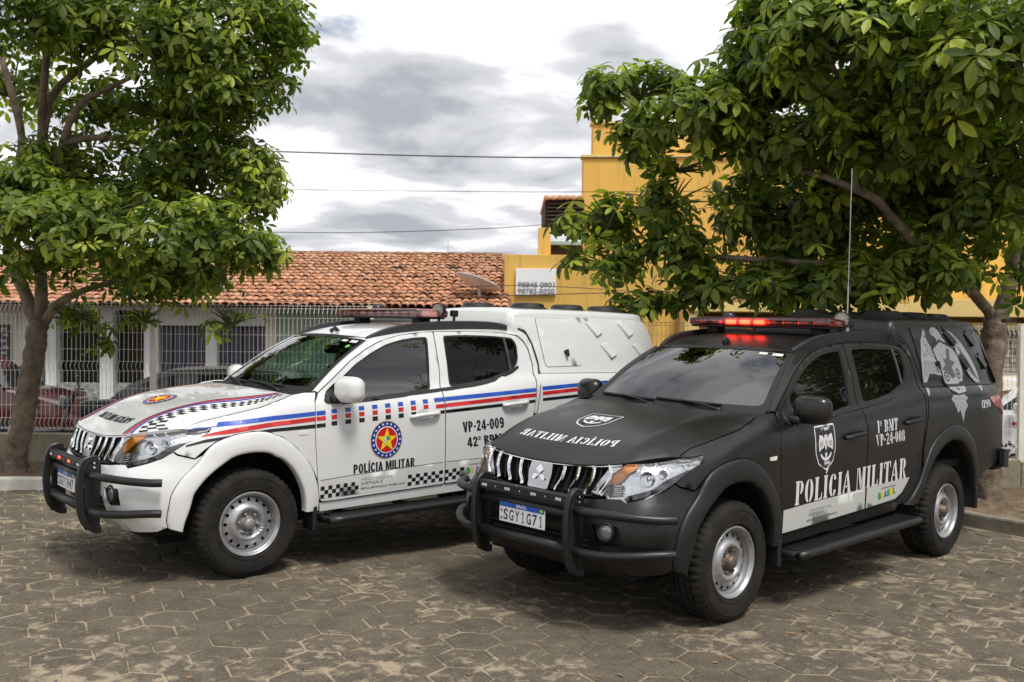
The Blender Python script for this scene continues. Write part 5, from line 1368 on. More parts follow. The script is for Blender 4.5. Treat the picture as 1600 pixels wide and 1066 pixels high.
for i, x in enumerate(posts):
    t = tops[min(i, len(tops)-1)]+.035
    o = MB().rbox((x-.031, -.05, t-1.62), (x+.031, .012, t), .004).build('post', fm, fence)
    MB().rbox((x-.034, -.054, t), (x+.034, .016, t+.012), .003).build('cap', fm, o)

# ------------------------------------------------------------------ the house across the street
HD = 20.0
def X(px, d): return (px-800)/F_PX*d
def Zp(px, py, d): return wp(px, py, d).z
whitew = mat('wall_white', (.80, .80, .78), .85, var=.05, vscale=1.5, bump=.15, bscale=30, streak=.4); creamw = mat('wall_cream', (.72, .68, .58), .85, var=.06, vscale=1.5, streak=.5)
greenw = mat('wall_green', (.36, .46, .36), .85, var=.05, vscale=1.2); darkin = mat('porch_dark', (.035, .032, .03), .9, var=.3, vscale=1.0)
pebble = mat('pebble_dash', (.14, .14, .14), .95, col2=(.50, .50, .49), vscale=16, bump=.8, bscale=25, detail=2)
purple = mat('shutter_purple', (.065, .055, .10), .6, var=.15, vscale=3)
house = empty('tiled_house', (X(300, HD), HD, -.22)); tag(house, 'low white porch house with terracotta tiled roof behind the fence', 'house')
hx = house.location.x
def hbox(name, x0p, x1p, zt, zb, d0, d1, m, parent=None, r=.01):
    return MB().rbox((X(x0p, HD)-hx, d0-HD, zb+.22), (X(x1p, HD)-hx, d1-HD, zt+.22), r).build(name, m, parent or house)
E_Z = 2.20
hbox('back_wall', -300, 780, E_Z+.1, -.22, 22.0, 22.2, darkin)  # near-black wall colour stands in for the shaded porch interior
hbox('side_wall', 760, 786, E_Z, -.22, 20.0, 26.0, whitew)
hbox('wall', -300, 62, E_Z-.05, -.22, 20.0, 20.2, creamw)
hbox('wall', 414, 432, E_Z-.05, -.22, 20.0, 20.2, creamw); hbox('wall', 432, 545, E_Z-.05, -.22, 20.02, 20.2, greenw); hbox('wall', 545, 760, E_Z-.05, -.22, 20.0, 20.2, whitew)
for a, b in ((72, 89), (157, 178), (226, 248), (322, 340)): hbox('column', a, b, E_Z-.08, -.22, 19.95, 20.22, whitew)
hbox('lintel', 62, 226, E_Z-.05, E_Z-.14, 19.98, 20.2, whitew); hbox('lintel', 248, 414, E_Z-.05, Zp(300, 509, HD), 19.98, 20.2, whitew)
hbox('porch_wall', 62, 226, Zp(100, 598, HD), -.22, 19.99, 20.15, pebble); hbox('porch_wall', 248, 414, Zp(300, 600, HD), -.22, 19.99, 20.15, pebble)
for a, b in ((250, 321), (341, 413)):
    o = hbox('window', a, b, Zp(300, 511, HD), Zp(300, 582, HD), 20.10, 20.14, purple)
    for k in range(1, 4): hbox('mullion', a+(b-a)*k/4-.7, a+(b-a)*k/4+.7, Zp(300, 511, HD), Zp(300, 582, HD), 20.07, 20.105, darkin, o, .004)
for a, b in ((90, 156), (179, 225)):
    o = hbox('window', a, b, E_Z-.15, Zp(100, 596, HD), 20.30, 20.33, mat('leafy_dark', (.02, .026, .012), .9, var=.5, vscale=4))
    for k in range(1, 6): hbox('bar', a+(b-a)*k/6-.6, a+(b-a)*k/6+.6, E_Z-.15, Zp(100, 596, HD), 20.26, 20.295, mat('rust_bar', (.09, .06, .03), .8), o, .004)
gr_ = hbox('door_grille', -12, 17, Zp(5, 507, HD), -.2, 19.94, 19.97, mat('grille_black', (.03, .03, .035), .6))
for k in range(12):
    z = Zp(5, 512, HD)-.12*k
    for a in (0, 1): hbox('grille_link', -9+13*a+(k % 2)*3, -1+13*a+(k % 2)*3, z, z-.05, 19.92, 19.945, mat('grille_grey', (.35, .35, .36), .6), gr_, .004)
# roof of barrel tiles
RX0, RX1 = X(-140, 20), X(800, 20.)-.02; RY0, RY1 = 19.3, 24.2; RZ0 = Zp(600, 479, 19.3); RZ1 = Zp(600, 398, 24.2); slope = math.atan2(RZ1-RZ0, RY1-RY0); SL = math.hypot(RZ1-RZ0, RY1-RY0)
roof_o = MB().add([(RX0-hx, RY0-HD, RZ0+.22-.05), (RX1-hx, RY0-HD, RZ0+.22-.05), (RX1-hx, RY1-HD, RZ1+.22-.05), (RX0-hx, RY1-HD, RZ1+.22-.05), (RX0-hx, 28.5-HD, RZ0+.2), (RX1-hx, 28.5-HD, RZ0+.2)], [(0, 1, 2, 3), (3, 2, 5, 4)]).build('roof', mat('roof_under', (.26, .11, .06), .95, col2=(.13, .06, .04), vscale=2), house)
tile_m = bpy.data.materials.new('terracotta'); tile_m.use_nodes = True
def _tile():
    N = tile_m.node_tree.nodes; L = tile_m.node_tree.links; b = N['Principled BSDF']; b.inputs['Roughness'].default_value = .9
    g = N.new('ShaderNodeNewGeometry'); r = N.new('ShaderNodeValToRGB'); e = r.color_ramp.elements; e[0].color = (.46, .205, .11, 1); e[1].color = (.72, .42, .27, 1); L.new(g.outputs['Random Per Island'], r.inputs[0])
    t = N.new('ShaderNodeTexNoise'); t.inputs['Scale'].default_value = 1.3; t.inputs['Detail'].default_value = 9; t.inputs['Roughness'].default_value = .72; L.new(g.outputs['Position'], t.inputs['Vector'])
    q = N.new('ShaderNodeValToRGB'); q.color_ramp.elements[0].position = .56; q.color_ramp.elements[1].position = .66; L.new(t.outputs['Fac'], q.inputs[0])
    oi = N.new('ShaderNodeObjectInfo'); ml = N.new('ShaderNodeMapRange'); ml.inputs[3].default_value = .75; ml.inputs[4].default_value = 1.2; L.new(oi.outputs['Random'], ml.inputs[0])
    x0 = N.new('ShaderNodeMix'); x0.data_type = 'RGBA'; x0.blend_type = 'MULTIPLY'; x0.inputs[0].default_value = 1; L.new(r.outputs[0], x0.inputs[6]); L.new(ml.outputs[0], x0.inputs[7])
    x = N.new('ShaderNodeMix'); x.data_type = 'RGBA'; L.new(q.outputs[0], x.inputs[0]); L.new(x0.outputs[2], x.inputs[6]); x.inputs[7].default_value = (.045, .035, .028, 1); L.new(x.outputs[2], b.inputs['Base Color'])
_tile()
TW_, TL_ = .15, .31
def tile_mesh():
    V = []; 
    for t, rr, dz in ((0, .089, .0), (1, .073, .022)):
        for k in range(7):
            a = math.pi*k/6; V.append((rr*math.cos(a), -t*0+(.0 if t == 0 else TL_*1.18), rr*math.sin(a)*.80+(.014 if t == 0 else .0)))
    for k in range(7):
        a = math.pi*k/6; V.append((.078*math.cos(a), .004, .078*math.sin(a)*.80+.006))
    F = [(k+1, k, 7+k, 8+k) for k in range(6)]+[(k, k+1, 15+k, 14+k) for k in range(6)]
    me = mesh('tile', V, F, True); me.materials.append(tile_m); return me
tme = tile_mesh(); trn = random.Random(9); tiles = []
nc = int((RX1-RX0)/TW_); nr = int(SL/TL_)+1
for i in range(nc):
    for j in range(nr):
        x = RX0+TW_*(i+.5)+trn.uniform(-.012, .012); s = TL_*j+trn.uniform(-.03, .03)-.06
        p = Vector((x, RY0+s*math.cos(slope), RZ0+s*math.sin(slope)+trn.uniform(-.008, .008))); tiles.append((p, Matrix.Rotation(slope-.05, 4, 'X') @ Matrix.Rotation(trn.uniform(-.05, .05), 4, 'Z')))
def tkey(t):
    u, v, d = pix(t[0]); return (0 if 375 < u < 800 and v < 490 else 1, d)
tiles.sort(key=tkey); tr_ = MB()
for k, (p, M) in enumerate(tiles):
    Mt = Matrix.Translation((p.x-hx, p.y-HD, p.z+.22)) @ M
    if k < 300:
        o = bpy.data.objects.new('tile', tme); C.objects.link(o); o.parent = roof_o; o.matrix_local = Mt
    else: tr_.add([Mt @ v.co for v in tme.vertices], [tuple(q.vertices) for q in tme.polygons])
tag(tr_.build('upper_tiles', tile_m, roof_o, smooth=True), kind='stuff')
rm_ = mat('ridge_tile', (.10, .07, .05), .95, col2=(.22, .12, .08), vscale=3)
for i in range(int((RX1-RX0)/.42)):
    x = RX0+.42*i
    mb = MB(); V = []
    for xx, rr in ((0, .13), (.46, .115)):
        for k in range(7): a = math.pi*k/6; V.append((x+xx-hx, RY1-HD+rr*math.cos(a), RZ1+.22-.05+rr*math.sin(a)))
    mb.add(V, [(k, k+1, 8+k, 7+k) for k in range(6)]).build('ridge_tile', rm_, roof_o, smooth=True)

# ------------------------------------------------------------------ the yellow building
yel = mat('wall_yellow', (.66, .40, .085), .85, col2=(.72, .45, .11), vscale=1.1, bump=.12, bscale=20, detail=7, streak=.7); yel2 = mat('wall_yellow_pale', (.70, .52, .20), .85, var=.05, vscale=1.0)
brown = mat('band_terracotta', (.30, .16, .085), .85, var=.06, vscale=1); timber = mat('roof_timber', (.035, .018, .013), .85, var=.3, vscale=6)
YD = 22.0
yb_ = empty('yellow_building', (X(1100, YD), YD, -.22)); tag(yb_, 'tall yellow building with stepped parapet standing behind the right tree', 'building')
yx = yb_.location.x
def ybox(name, p0, p1, d0, d1, m, parent=None, zb=None, r=.008, base=None):
    """p0,p1: photo corners (left top, right bottom) on the front face at depth d0"""
    x0, x1 = X(p0[0], d0), X(p1[0], d0); zt = Zp((p0[0]+p1[0])/2, p0[1], d0); zl = Zp((p0[0]+p1[0])/2, p1[1], d0) if zb is None else zb
    return MB().rbox((x0-yx, d0-YD, zl+.22), (x1-yx, d1-YD, zt+.22), r).build(name, m, parent or yb_)
ybox('wall', (909, 246), (1330, 0), 22.0, 22.5, yel, zb=-.22)
ybox('tower_wall', (923, 195), (1420, 0), 22.6, 23.0, yel, zb=-.22)
ybox('parapet_cap', (906, 244), (1330, 249), 21.95, 22.3, yel2); ybox('parapet_cap', (920, 192), (1422, 197), 22.55, 22.9, yel2)
ybox('upper_wall', (1330, 300), (2000, 0), 23.5, 32, yel, zb=-.22)
ybox('front_wall', (787, 399), (1078, 0), 20.2, 21.9, yel, zb=-.22)
ybox('pillar', (840, 356), (859, 402), 20.6, 21.0, yel)
# open timber eaves on the side
ev = ybox('eave', (850, 312), (911, 347), 21.2, 24, timber)
for k in range(5): ybox('rafter', (853, 318+k*6), (909, 320+k*6), 21.12, 21.22, mat('rafter', (.06, .03, .02), .8), ev, r=.003)
for k in range(6): ybox('eave_tile', (848+k*10.4, 305), (857.4+k*10.4, 312), 21.05, 24, tile_m, ev, r=.03)
ev2 = ybox('eave', (856, 383), (907, 398), 21.2, 24, timber); ybox('gutter', (853, 377), (909, 383), 21.1, 24, mat('gutter_blue', (.30, .42, .42), .5), ev2)
ybox('terracotta_band', (1078, 440), (1345, 474), 19.6, 21.9, brown); ybox('beam', (1076, 474), (1420, 488), 19.5, 21.9, yel2)
ybox('recess', (1092, 488), (1420, 512), 20.6, 21.9, mat('recess_olive', (.12, .075, .02), .9)); ybox('pier', (1070, 474), (1092, 0), 19.55, 21.9, yel2, zb=-.22)  # recess colour darkened to paint the shade under the beam
ybox('shop_wall', (1092, 512), (1420, 0), 20.4, 21.9, yel, zb=-.22)
ybox('beam', (1420, 470), (2000, 497), 19.5, 23.4, yel2); ybox('beam', (1420, 506), (2000, 516), 19.7, 23.4, yel2); ybox('shop_wall', (1420, 497), (2000, 0), 20.3, 23.4, yel, zb=-.22)
stone = mat('stacked_stone', (.26, .19, .15), .9, col2=(.50, .44, .38), vscale=7, objvar=.3)
pil = ybox('stone_pilaster', (1568, 485), (1588, 0), 19.9, 20.25, brown, zb=-.22)
srn = random.Random(4)
for k in range(26):
    y0 = 486+k*7.4
    cut = srn.uniform(1574, 1582)
    for a, b in ((1567.3, cut-.3), (cut+.3, 1588.7)): ybox('stone', (a, y0), (b, y0+6.9), 19.86-srn.uniform(0, .03), 20.0, stone, pil, r=.012)
win = ybox('window', (1350, 520), (1400, 640), 20.25, 20.4, mat('shop_glass', (.05, .06, .07), .15)); ybox('window_frame', (1346, 516), (1404, 520), 20.2, 20.4, yel2, win)
# phone sign
sg = ybox('phone_sign', (805, 420), (868, 461), 20.12, 20.19, mat('sign_white', (.80, .81, .83), .6)); sg_ink = mat('sign_ink', (.26, .26, .28), .7)
for txt, y0, y1 in (('98845 0901', 441, 449), ('98782-5020', 451, 459)):
    V, F = text_geo(txt, .03); V = norm01(V); x0, x1 = X(808, 20.1)-yx, X(866, 20.1)-yx; za, zb = Zp(836, y1, 20.1)+.22, Zp(836, y0, 20.1)+.22
    MB().add([(x0+(x1-x0)*a, 20.11-YD, za+(zb-za)*b) for a, b in V], F).build('lettering', sg_ink, sg)

# dish, aerial, cables
dish = empty('satellite_dish', tuple(wp(749, 474, 19.9))); tag(dish, 'grey satellite dish on a short pole at the edge of the tiled roof', 'satellite dish')
dm = mat('dish_grey', (.58, .57, .54), .6, var=.1, vscale=4)
Md = Matrix.Translation((-.03, -.02, .40)) @ Vector((.33, .15, .93)).to_track_quat('Z', 'Y').to_matrix().to_4x4()
MB().lathe([(0, -.10), (.15, -.088), (.30, -.05), (.42, -.008), (.475, .025), (.478, .03), (.42, .005), (.30, -.038), (.15, -.076), (0, -.088)], 40, Md, 'Z').build('bowl', dm, dish, smooth=True)
MB().tube([(0, 0, -.3), (0, 0, .32)], .035, 10).build('pole', dm, dish)
MB().lathe([(.465, .018), (.482, .022), (.486, .034), (.478, .040), (.466, .032)], 40, Md, 'Z').build('rim', mat('dish_rim', (.74, .74, .73), .5), dish, smooth=True)
MB().tube([wp(700, 392, 24), wp(700.4, 376, 24)], .012, 5).build('roof_aerial', mat('dish_grey', (.42, .41, .39), .6)); tag(bpy.data.objects['roof_aerial'], 'thin short aerial standing on the roof ridge', 'aerial')
cabm = mat('cable_black', (.02, .02, .022), .7)
def cable(pts, d, r, label):
    a, b = pts[0], pts[-1]; P = [wp(x, y, d+(i/(len(pts)-1))*0) for i, (x, y) in enumerate(pts)]
    mb = MB(); mb.tube(spline(P, 6), r, 5); o = mb.build('overhead_cable', cabm); tag(o, label, 'cable', 'overhead cables'); return o
cable([(-300, 222), (200, 231), (430, 237), (680, 244), (910, 246.5), (1300, 244), (1900, 230)], 19, .013, 'thick overhead cable, topmost across the sky')
cable([(-300, 285), (200, 293), (450, 296.5), (700, 299), (910, 300), (1400, 296), (1900, 286)], 19, .006, 'thin grey overhead cable, middle one across the sky')
cable([(-300, 352), (200, 360), (430, 363), (560, 363.5), (720, 359), (840, 352), (1000, 336), (1200, 315)], 19, .007, 'sagging overhead cable just above the tiled roof')
cable([(300, 452), (560, 462), (800, 446), (1080, 462)], 18.6, .007, 'thin cable running in front of the roof and phone sign')
cable([(300, 466), (560, 473), (800, 462), (1080, 455)], 18.6, .008, 'low cable along the roof edge below the phone sign')

# ------------------------------------------------------------------ vehicles beyond the fence
def car(root, paint, length=4.1, width=1.72, height=1.48, hatch=True, police=False):
    L2 = length/2
    low = hermite([(-L2, .80), (-L2+.25, .92), (-.4, .95), (L2-1.15, .93), (L2-.5, .80), (L2-.12, .66), (L2, .5)])
    dark = mat('dark_void', (.006, .006, .006), .9); gl = mat('car_glass', (.012, .015, .017), .05)
    top = [(-L2+.12, .93), (-L2+.38, height-.22), (-L2+.85, height-.03), (-.2, height), (.35, height-.05), (L2-1.05, .94)]
    xs = [-L2+length*i/40 for i in range(41)]; V = []
    rows = [(.22, .90), (.34, .97), (.55, 1.0), (.78, .985), (1.0, .95)]
    for x in xs:
        e = max(0, (abs(x)-(L2-.55))/.55); wx = width/2*(1-.22*e**2.2)
        zt = low(x)
        for f, k in rows: V.append((x-(.05*e*math.copysign(1, x) if f < .3 else 0), wx*k, .18+(zt-.18)*((f-.22)/.78)))
        V.append((x, wx*.80, zt+.02)); V.append((x, 0, zt+.045))
    n = 7; F = [(i*n+k, (i+1)*n+k, (i+1)*n+k+1, i*n+k+1) for i in range(40) for k in range(n-1)]
    F += [tuple(range(n)), tuple(40*n+k for k in range(n))[::-1]]
    mb = MB().add(V, F); mb.add([(x, -y, z) for x, y, z in V], [f[::-1] for f in F]); b = mb.build('body', paint, root); autosmooth(b.data, 50)
    # cabin with glass between pillars
    tp = polylerp(top); A = [tp(i/30) for i in range(31)]; V = []
    for x, z in A:
        h = max(0, (z-.93)/(height-.93)); V += [(x, width/2*(.93-.20*h), z), (x, width/2*.5, z+.012*h), (x, 0, z+.02*h)]
    F = [(i*3+k, (i+1)*3+k, (i+1)*3+k+1, i*3+k+1) for i in range(30) for k in range(2)]
    mb = MB().add(V, F); mb.add([(x, -y, z) for x, y, z in V], [f[::-1] for f in F]); r = mb.build('roof', paint, root); autosmooth(r.data, 40)
    for sd in (1, -1):
        poly = [(x, z) for x, z in A]+[(A[-1][0], .90), (A[0][0], .90)]
        wins = [rnd([(-L2+.42, .99), (-L2+.55, height-.22), (-L2+.95, height-.10), (-.12, height-.075), (-.12, .99)], .05), rnd([(-.04, .99), (-.04, height-.075), (.30, height-.12), (L2-1.25, .99)], .05)]
        def fn(a, z, sd=sd):
            h = max(0, (z-.93)/(height-.93)); return Vector((a, sd*width/2*(.93-.20*h), z)), Vector((0, sd, .2)).normalized()
        link('cabin_side', sheet('cabin_side', fn, poly, wins, .12, 0, .02, flip=(sd == 1)), paint, root)
        for w in wins: link('window', sheet('window', fn, shrink(w, -.01), (), .15, -.012, 0, flip=(sd == 1)), gl, root)
        MB().rbox((.55, min(sd*width*.52, sd*width*.60), .95), (.67, max(sd*width*.52, sd*width*.60), 1.09), .03).build('mirror', paint, root)
        MB().rbox((L2-.28, min(sd*.42, sd*.74), .60), (L2-.10, max(sd*.42, sd*.74), .72), .03).build('headlight', mat('car_lamp', (.22, .23, .24), .1, metal=.4), root)
        MB().rbox((-L2-.0, min(sd*.52, sd*.76), .72), (-L2+.14, max(sd*.52, sd*.76), .90), .03).build('tail_light', mat('tail_red', (.30, .012, .012), .1), root)
        for xw in (L2-.78, -L2+.74):
            w = MB().lathe([(.16, -.1), (.19, -.10), (.29, -.095), (.305, -.06), (.305, .06), (.29, .095), (.20, .10), (.19, .07)], 32, Matrix.Translation((xw, sd*(width/2-.10), .305))).build('wheel', mat('tyre_rubber', (.02, .019, .018), .78), root, smooth=True)
            MB().lathe([(.195, .085*sd), (.12, .095*sd), (0, .10*sd)], 20, Matrix.Translation((xw, sd*(width/2-.10), .305))).build('rim', mat('silver_steel_rim', (.56, .56, .57), .38), w)
    # screens
    for (x0, z0), (x1, z1) in (((top[5][0]+.012, top[5][1]+.03), (top[4][0]+.03, top[4][1]-.03)), ((top[0][0]-.012, top[0][1]+.05), (top[1][0]-.02, top[1][1]-.02))):
        h0, h1 = (z0-.93)/(height-.93), (z1-.93)/(height-.93); y0, y1 = width/2*(.88-.2*h0), width/2*(.88-.2*h1)
        MB().add([(x0, -y0, z0), (x0, y0, z0), (x1, y1, z1), (x1, -y1, z1)], [(0, 1, 2, 3)]).build('screen', gl, root)
    MB().rbox((L2-.10, -.45, .36), (L2+.01, .45, .50), .02).build('air_intake', dark, root); MB().box((-L2+.3, -.6, .16), (L2-.3, .6, .3)).build('underbody', dark, root)
    if police:
        ink = mat('decal_black', (.012, .012, .014), .4)
        for sd in (1, -1):
            y = sd*(width/2+.003); c = MB()
            for i in range(44):
                for j in range(3):
                    if (i+j) % 2 == 0: x = -1.45+i*.066; z = .36+j*.045; c.add([(x, y, z), (x+.066, y, z), (x+.066, y, z+.045), (x, y, z+.045)], [(0, 1, 2, 3)])
            c.build('checkers', ink, root)
            V, F = text_geo('POLÍCIA', .04); V = norm01(V); MB().add([(sd*-1*(-1.35+.75*a) if sd == 1 else -1.35+.75*a, y, .52+.10*b) for a, b in V], F).build('lettering', ink, root)
            for x0 in (-1.5, -.9, -.3, .3):
                MB().add([(x0, y, .80), (x0+.35, y, .80), (x0+.35, y, .845), (x0, y, .845)], [(0, 1, 2, 3)]).build('stripe', mat('decal_red', (.5, .018, .022), .35), root)
def put_car(label, x, y, rz, pt, **k):
    r = empty('parked_car', (x, y, -.22), rz); tag(r, label, 'car', 'cars parked in the street'); car(r, pt, **k); return r
put_car('dark red hatchback with sunlit bonnet parked at far left behind the fence', X(128, 16.4)-2.05, 16.6, R(2), mat('car_red', (.055, .004, .007), .25, coat=.8))
put_car('dark grey car with dark windows parked behind the white truck bonnet', X(190, 13.8)+2.0, 13.9, R(0), mat('car_dark', (.05, .05, .053), .3, coat=.5), height=1.42)
put_car('white police car with black checkers parked at far right behind the fence', X(1556, 13.4)+.55, 13.6, R(180), mat('white_paint', (.74, .75, .75), .28, coat=.9), police=True, height=1.42)
# motorbike
mo = empty('motorcycle', (X(168, 12.2), 12.25, -.10), R(205)); tag(mo, 'black motorcycle parked beyond the fence between the red car and the white truck', 'motorcycle')
bk = mat('bike_black', (.018, .018, .02), .35); rb = mat('tyre_rubber', (.02, .019, .018), .78); ch = mat('chrome', (.78, .78, .80), .08, metal=1)
for x in (-.62, .62):
    w = MB().lathe([(.22, -.035), (.27, -.05), (.30, -.03), (.305, 0), (.30, .03), (.27, .05), (.22, .035), (.22, -.035)], 36, Matrix.Translation((x, 0, .305))).build('wheel', rb, mo, smooth=True)
    MB().lathe([(.20, -.02), (.225, -.02), (.225, .02), (.20, .02), (.20, -.02)], 36, Matrix.Translation((x, 0, .305))).build('rim', mat('steel_grey', (.5, .5, .52), .3, metal=.8), w)
    mb = MB()
    for k in range(5): a = 2*math.pi*k/5; mb.tube([(x+.03*math.cos(a), 0, .305+.03*math.sin(a)), (x+.21*math.cos(a), 0, .305+.21*math.sin(a))], .014, 6)
    mb.build('spokes', mat('steel_grey', (.5, .5, .52), .3, metal=.8), w)
MB().rbox((-.15, -.13, .72), (.34, .13, .95), .09, seg=4).build('tank', bk, mo, smooth=True); MB().rbox((-.70, -.13, .74), (-.12, .13, .83), .04).build('seat', rb, mo); MB().rbox((-.2, -.14, .32), (.25, .14, .62), .04).build('engine', mat('engine_grey', (.12, .12, .12), .5, metal=.6), mo)
for y in (.09, -.09): MB().tube([(.62, y, .305), (.50, y, .70), (.40, y, 1.02)], .025, 8).build('fork', bk, mo)
MB().tube([(.28, -.36, 1.06), (.38, -.20, 1.08), (.40, 0, 1.03), (.38, .20, 1.08), (.28, .36, 1.06)], .014, 8).build('handlebar', bk, mo)
MB().lathe([(0, -.07), (.07, -.05), (.09, 0), (.088, .03), (0, .035)], 20, Matrix.Translation((.52, 0, .92)), 'X').build('headlamp', mat('car_lamp', (.22, .23, .24), .1, metal=.4), mo, smooth=True)
for y in (.34, -.34): MB().tube([(.33, y, 1.06), (.36, y*1.1, 1.20)], .007, 6).rbox((.34, y*1.1-.06, 1.19), (.375, y*1.1+.06, 1.27), .012).build('mirror', bk, mo)
MB().rbox((.36, -.09, .52), (.92, .09, .60), .03).build('mudguard', bk, mo); MB().rbox((-.92, -.08, .60), (-.4, .08, .72), .03).build('tail', bk, mo); MB().tube([(.1, -.16, .35), (-.75, -.18, .40)], .04, 8).build('exhaust', ch, mo)

# ------------------------------------------------------------------ trees
from mathutils.noise import noise as mnoise
leaf_m = bpy.data.materials.new('leaf_green'); leaf_m.use_nodes = True
def _leafmat(m, dark, lite, young):
    N = m.node_tree.nodes; L = m.node_tree.links; b = N['Principled BSDF']; out = N['Material Output']
    g = N.new('ShaderNodeNewGeometry'); oi = N.new('ShaderNodeObjectInfo')
    ad = N.new('ShaderNodeMath'); ad.operation = 'ADD'; L.new(g.outputs['Random Per Island'], ad.inputs[0]); L.new(oi.outputs['Random'], ad.inputs[1])
    fr = N.new('ShaderNodeMath'); fr.operation = 'FRACT'; L.new(ad.outputs[0], fr.inputs[0])
    at = N.new('ShaderNodeAttribute'); at.attribute_name = 'young'
    r = N.new('ShaderNodeValToRGB'); e = r.color_ramp.elements; e[0].color = (*dark, 1); e[1].color = (*lite, 1); L.new(fr.outputs[0], r.inputs[0])
    x = N.new('ShaderNodeMix'); x.data_type = 'RGBA'; L.new(at.outputs['Fac'], x.inputs[0]); L.new(r.outputs[0], x.inputs[6]); x.inputs[7].default_value = (*young, 1)  # paler tint standing for leaves in the light
    L.new(x.outputs[2], b.inputs['Base Color']); b.inputs['Roughness'].default_value = .46; b.inputs['Specular IOR Level'].default_value = .38
    t = N.new('ShaderNodeBsdfTranslucent'); br = N.new('ShaderNodeMix'); br.data_type = 'RGBA'; br.blend_type = 'MULTIPLY'; br.inputs[0].default_value = 1; L.new(x.outputs[2], br.inputs[6]); br.inputs[7].default_value = (1.6, 1.9, .6, 1); L.new(br.outputs[2], t.inputs[0])
    ms = N.new('ShaderNodeMixShader'); ms.inputs[0].default_value = .42; L.new(b.outputs[0], ms.inputs[1]); L.new(t.outputs[0], ms.inputs[2]); L.new(ms.outputs[0], out.inputs[0])
_leafmat(leaf_m, (.036, .070, .013), (.205, .255, .038), (.38, .43, .06))
bark = mat('bark', (.085, .062, .044), .92, col2=(.25, .195, .145), vscale=9, bump=1.0, bscale=45, detail=9); twigm = mat('twig', (.10, .11, .04), .8)
def leaf_geo(r, ll):
    """one palmate leaf: drooping leaflets on short stalks; grows along +z"""
    V = []; F = []; n = r.choice((5, 5, 6, 7))
    for i in range(n):
        az = 2*math.pi*(i+r.uniform(-.2, .2))/n; el = r.uniform(-.75, .15); l = ll*r.uniform(.75, 1.1); w = l*.23
        d = Vector((math.cos(az)*math.cos(el), math.sin(az)*math.cos(el), math.sin(el))); sd = Vector((-math.sin(az), math.cos(az), 0)); up = sd.cross(d)*-1
        up = d.cross(sd); st = .16*l; droop = r.uniform(.10, .30)*l
        P = lambda t, s, f=0: d*(st+l*t)+sd*(s*w)+up*(f*w)-Vector((0, 0, droop*t*t))
        b = len(V)
        V += [P(0, 0), P(.28, .72, .18), P(.62, 1.0, .22), P(.86, .55, .12), P(1, 0), P(.86, -.55, .12), P(.62, -1.0, .22), P(.28, -.72, .18), P(.45, 0), P(.75, 0)]
        F += [(b, b+8, b+1), (b+1, b+8, b+2), (b+2, b+8, b+9), (b+2, b+9, b+3), (b+3, b+9, b+4), (b+4, b+9, b+5), (b+5, b+9, b+6), (b+6, b+9, b+8), (b+6, b+8, b+7), (b+7, b+8, b)]
    return V, F
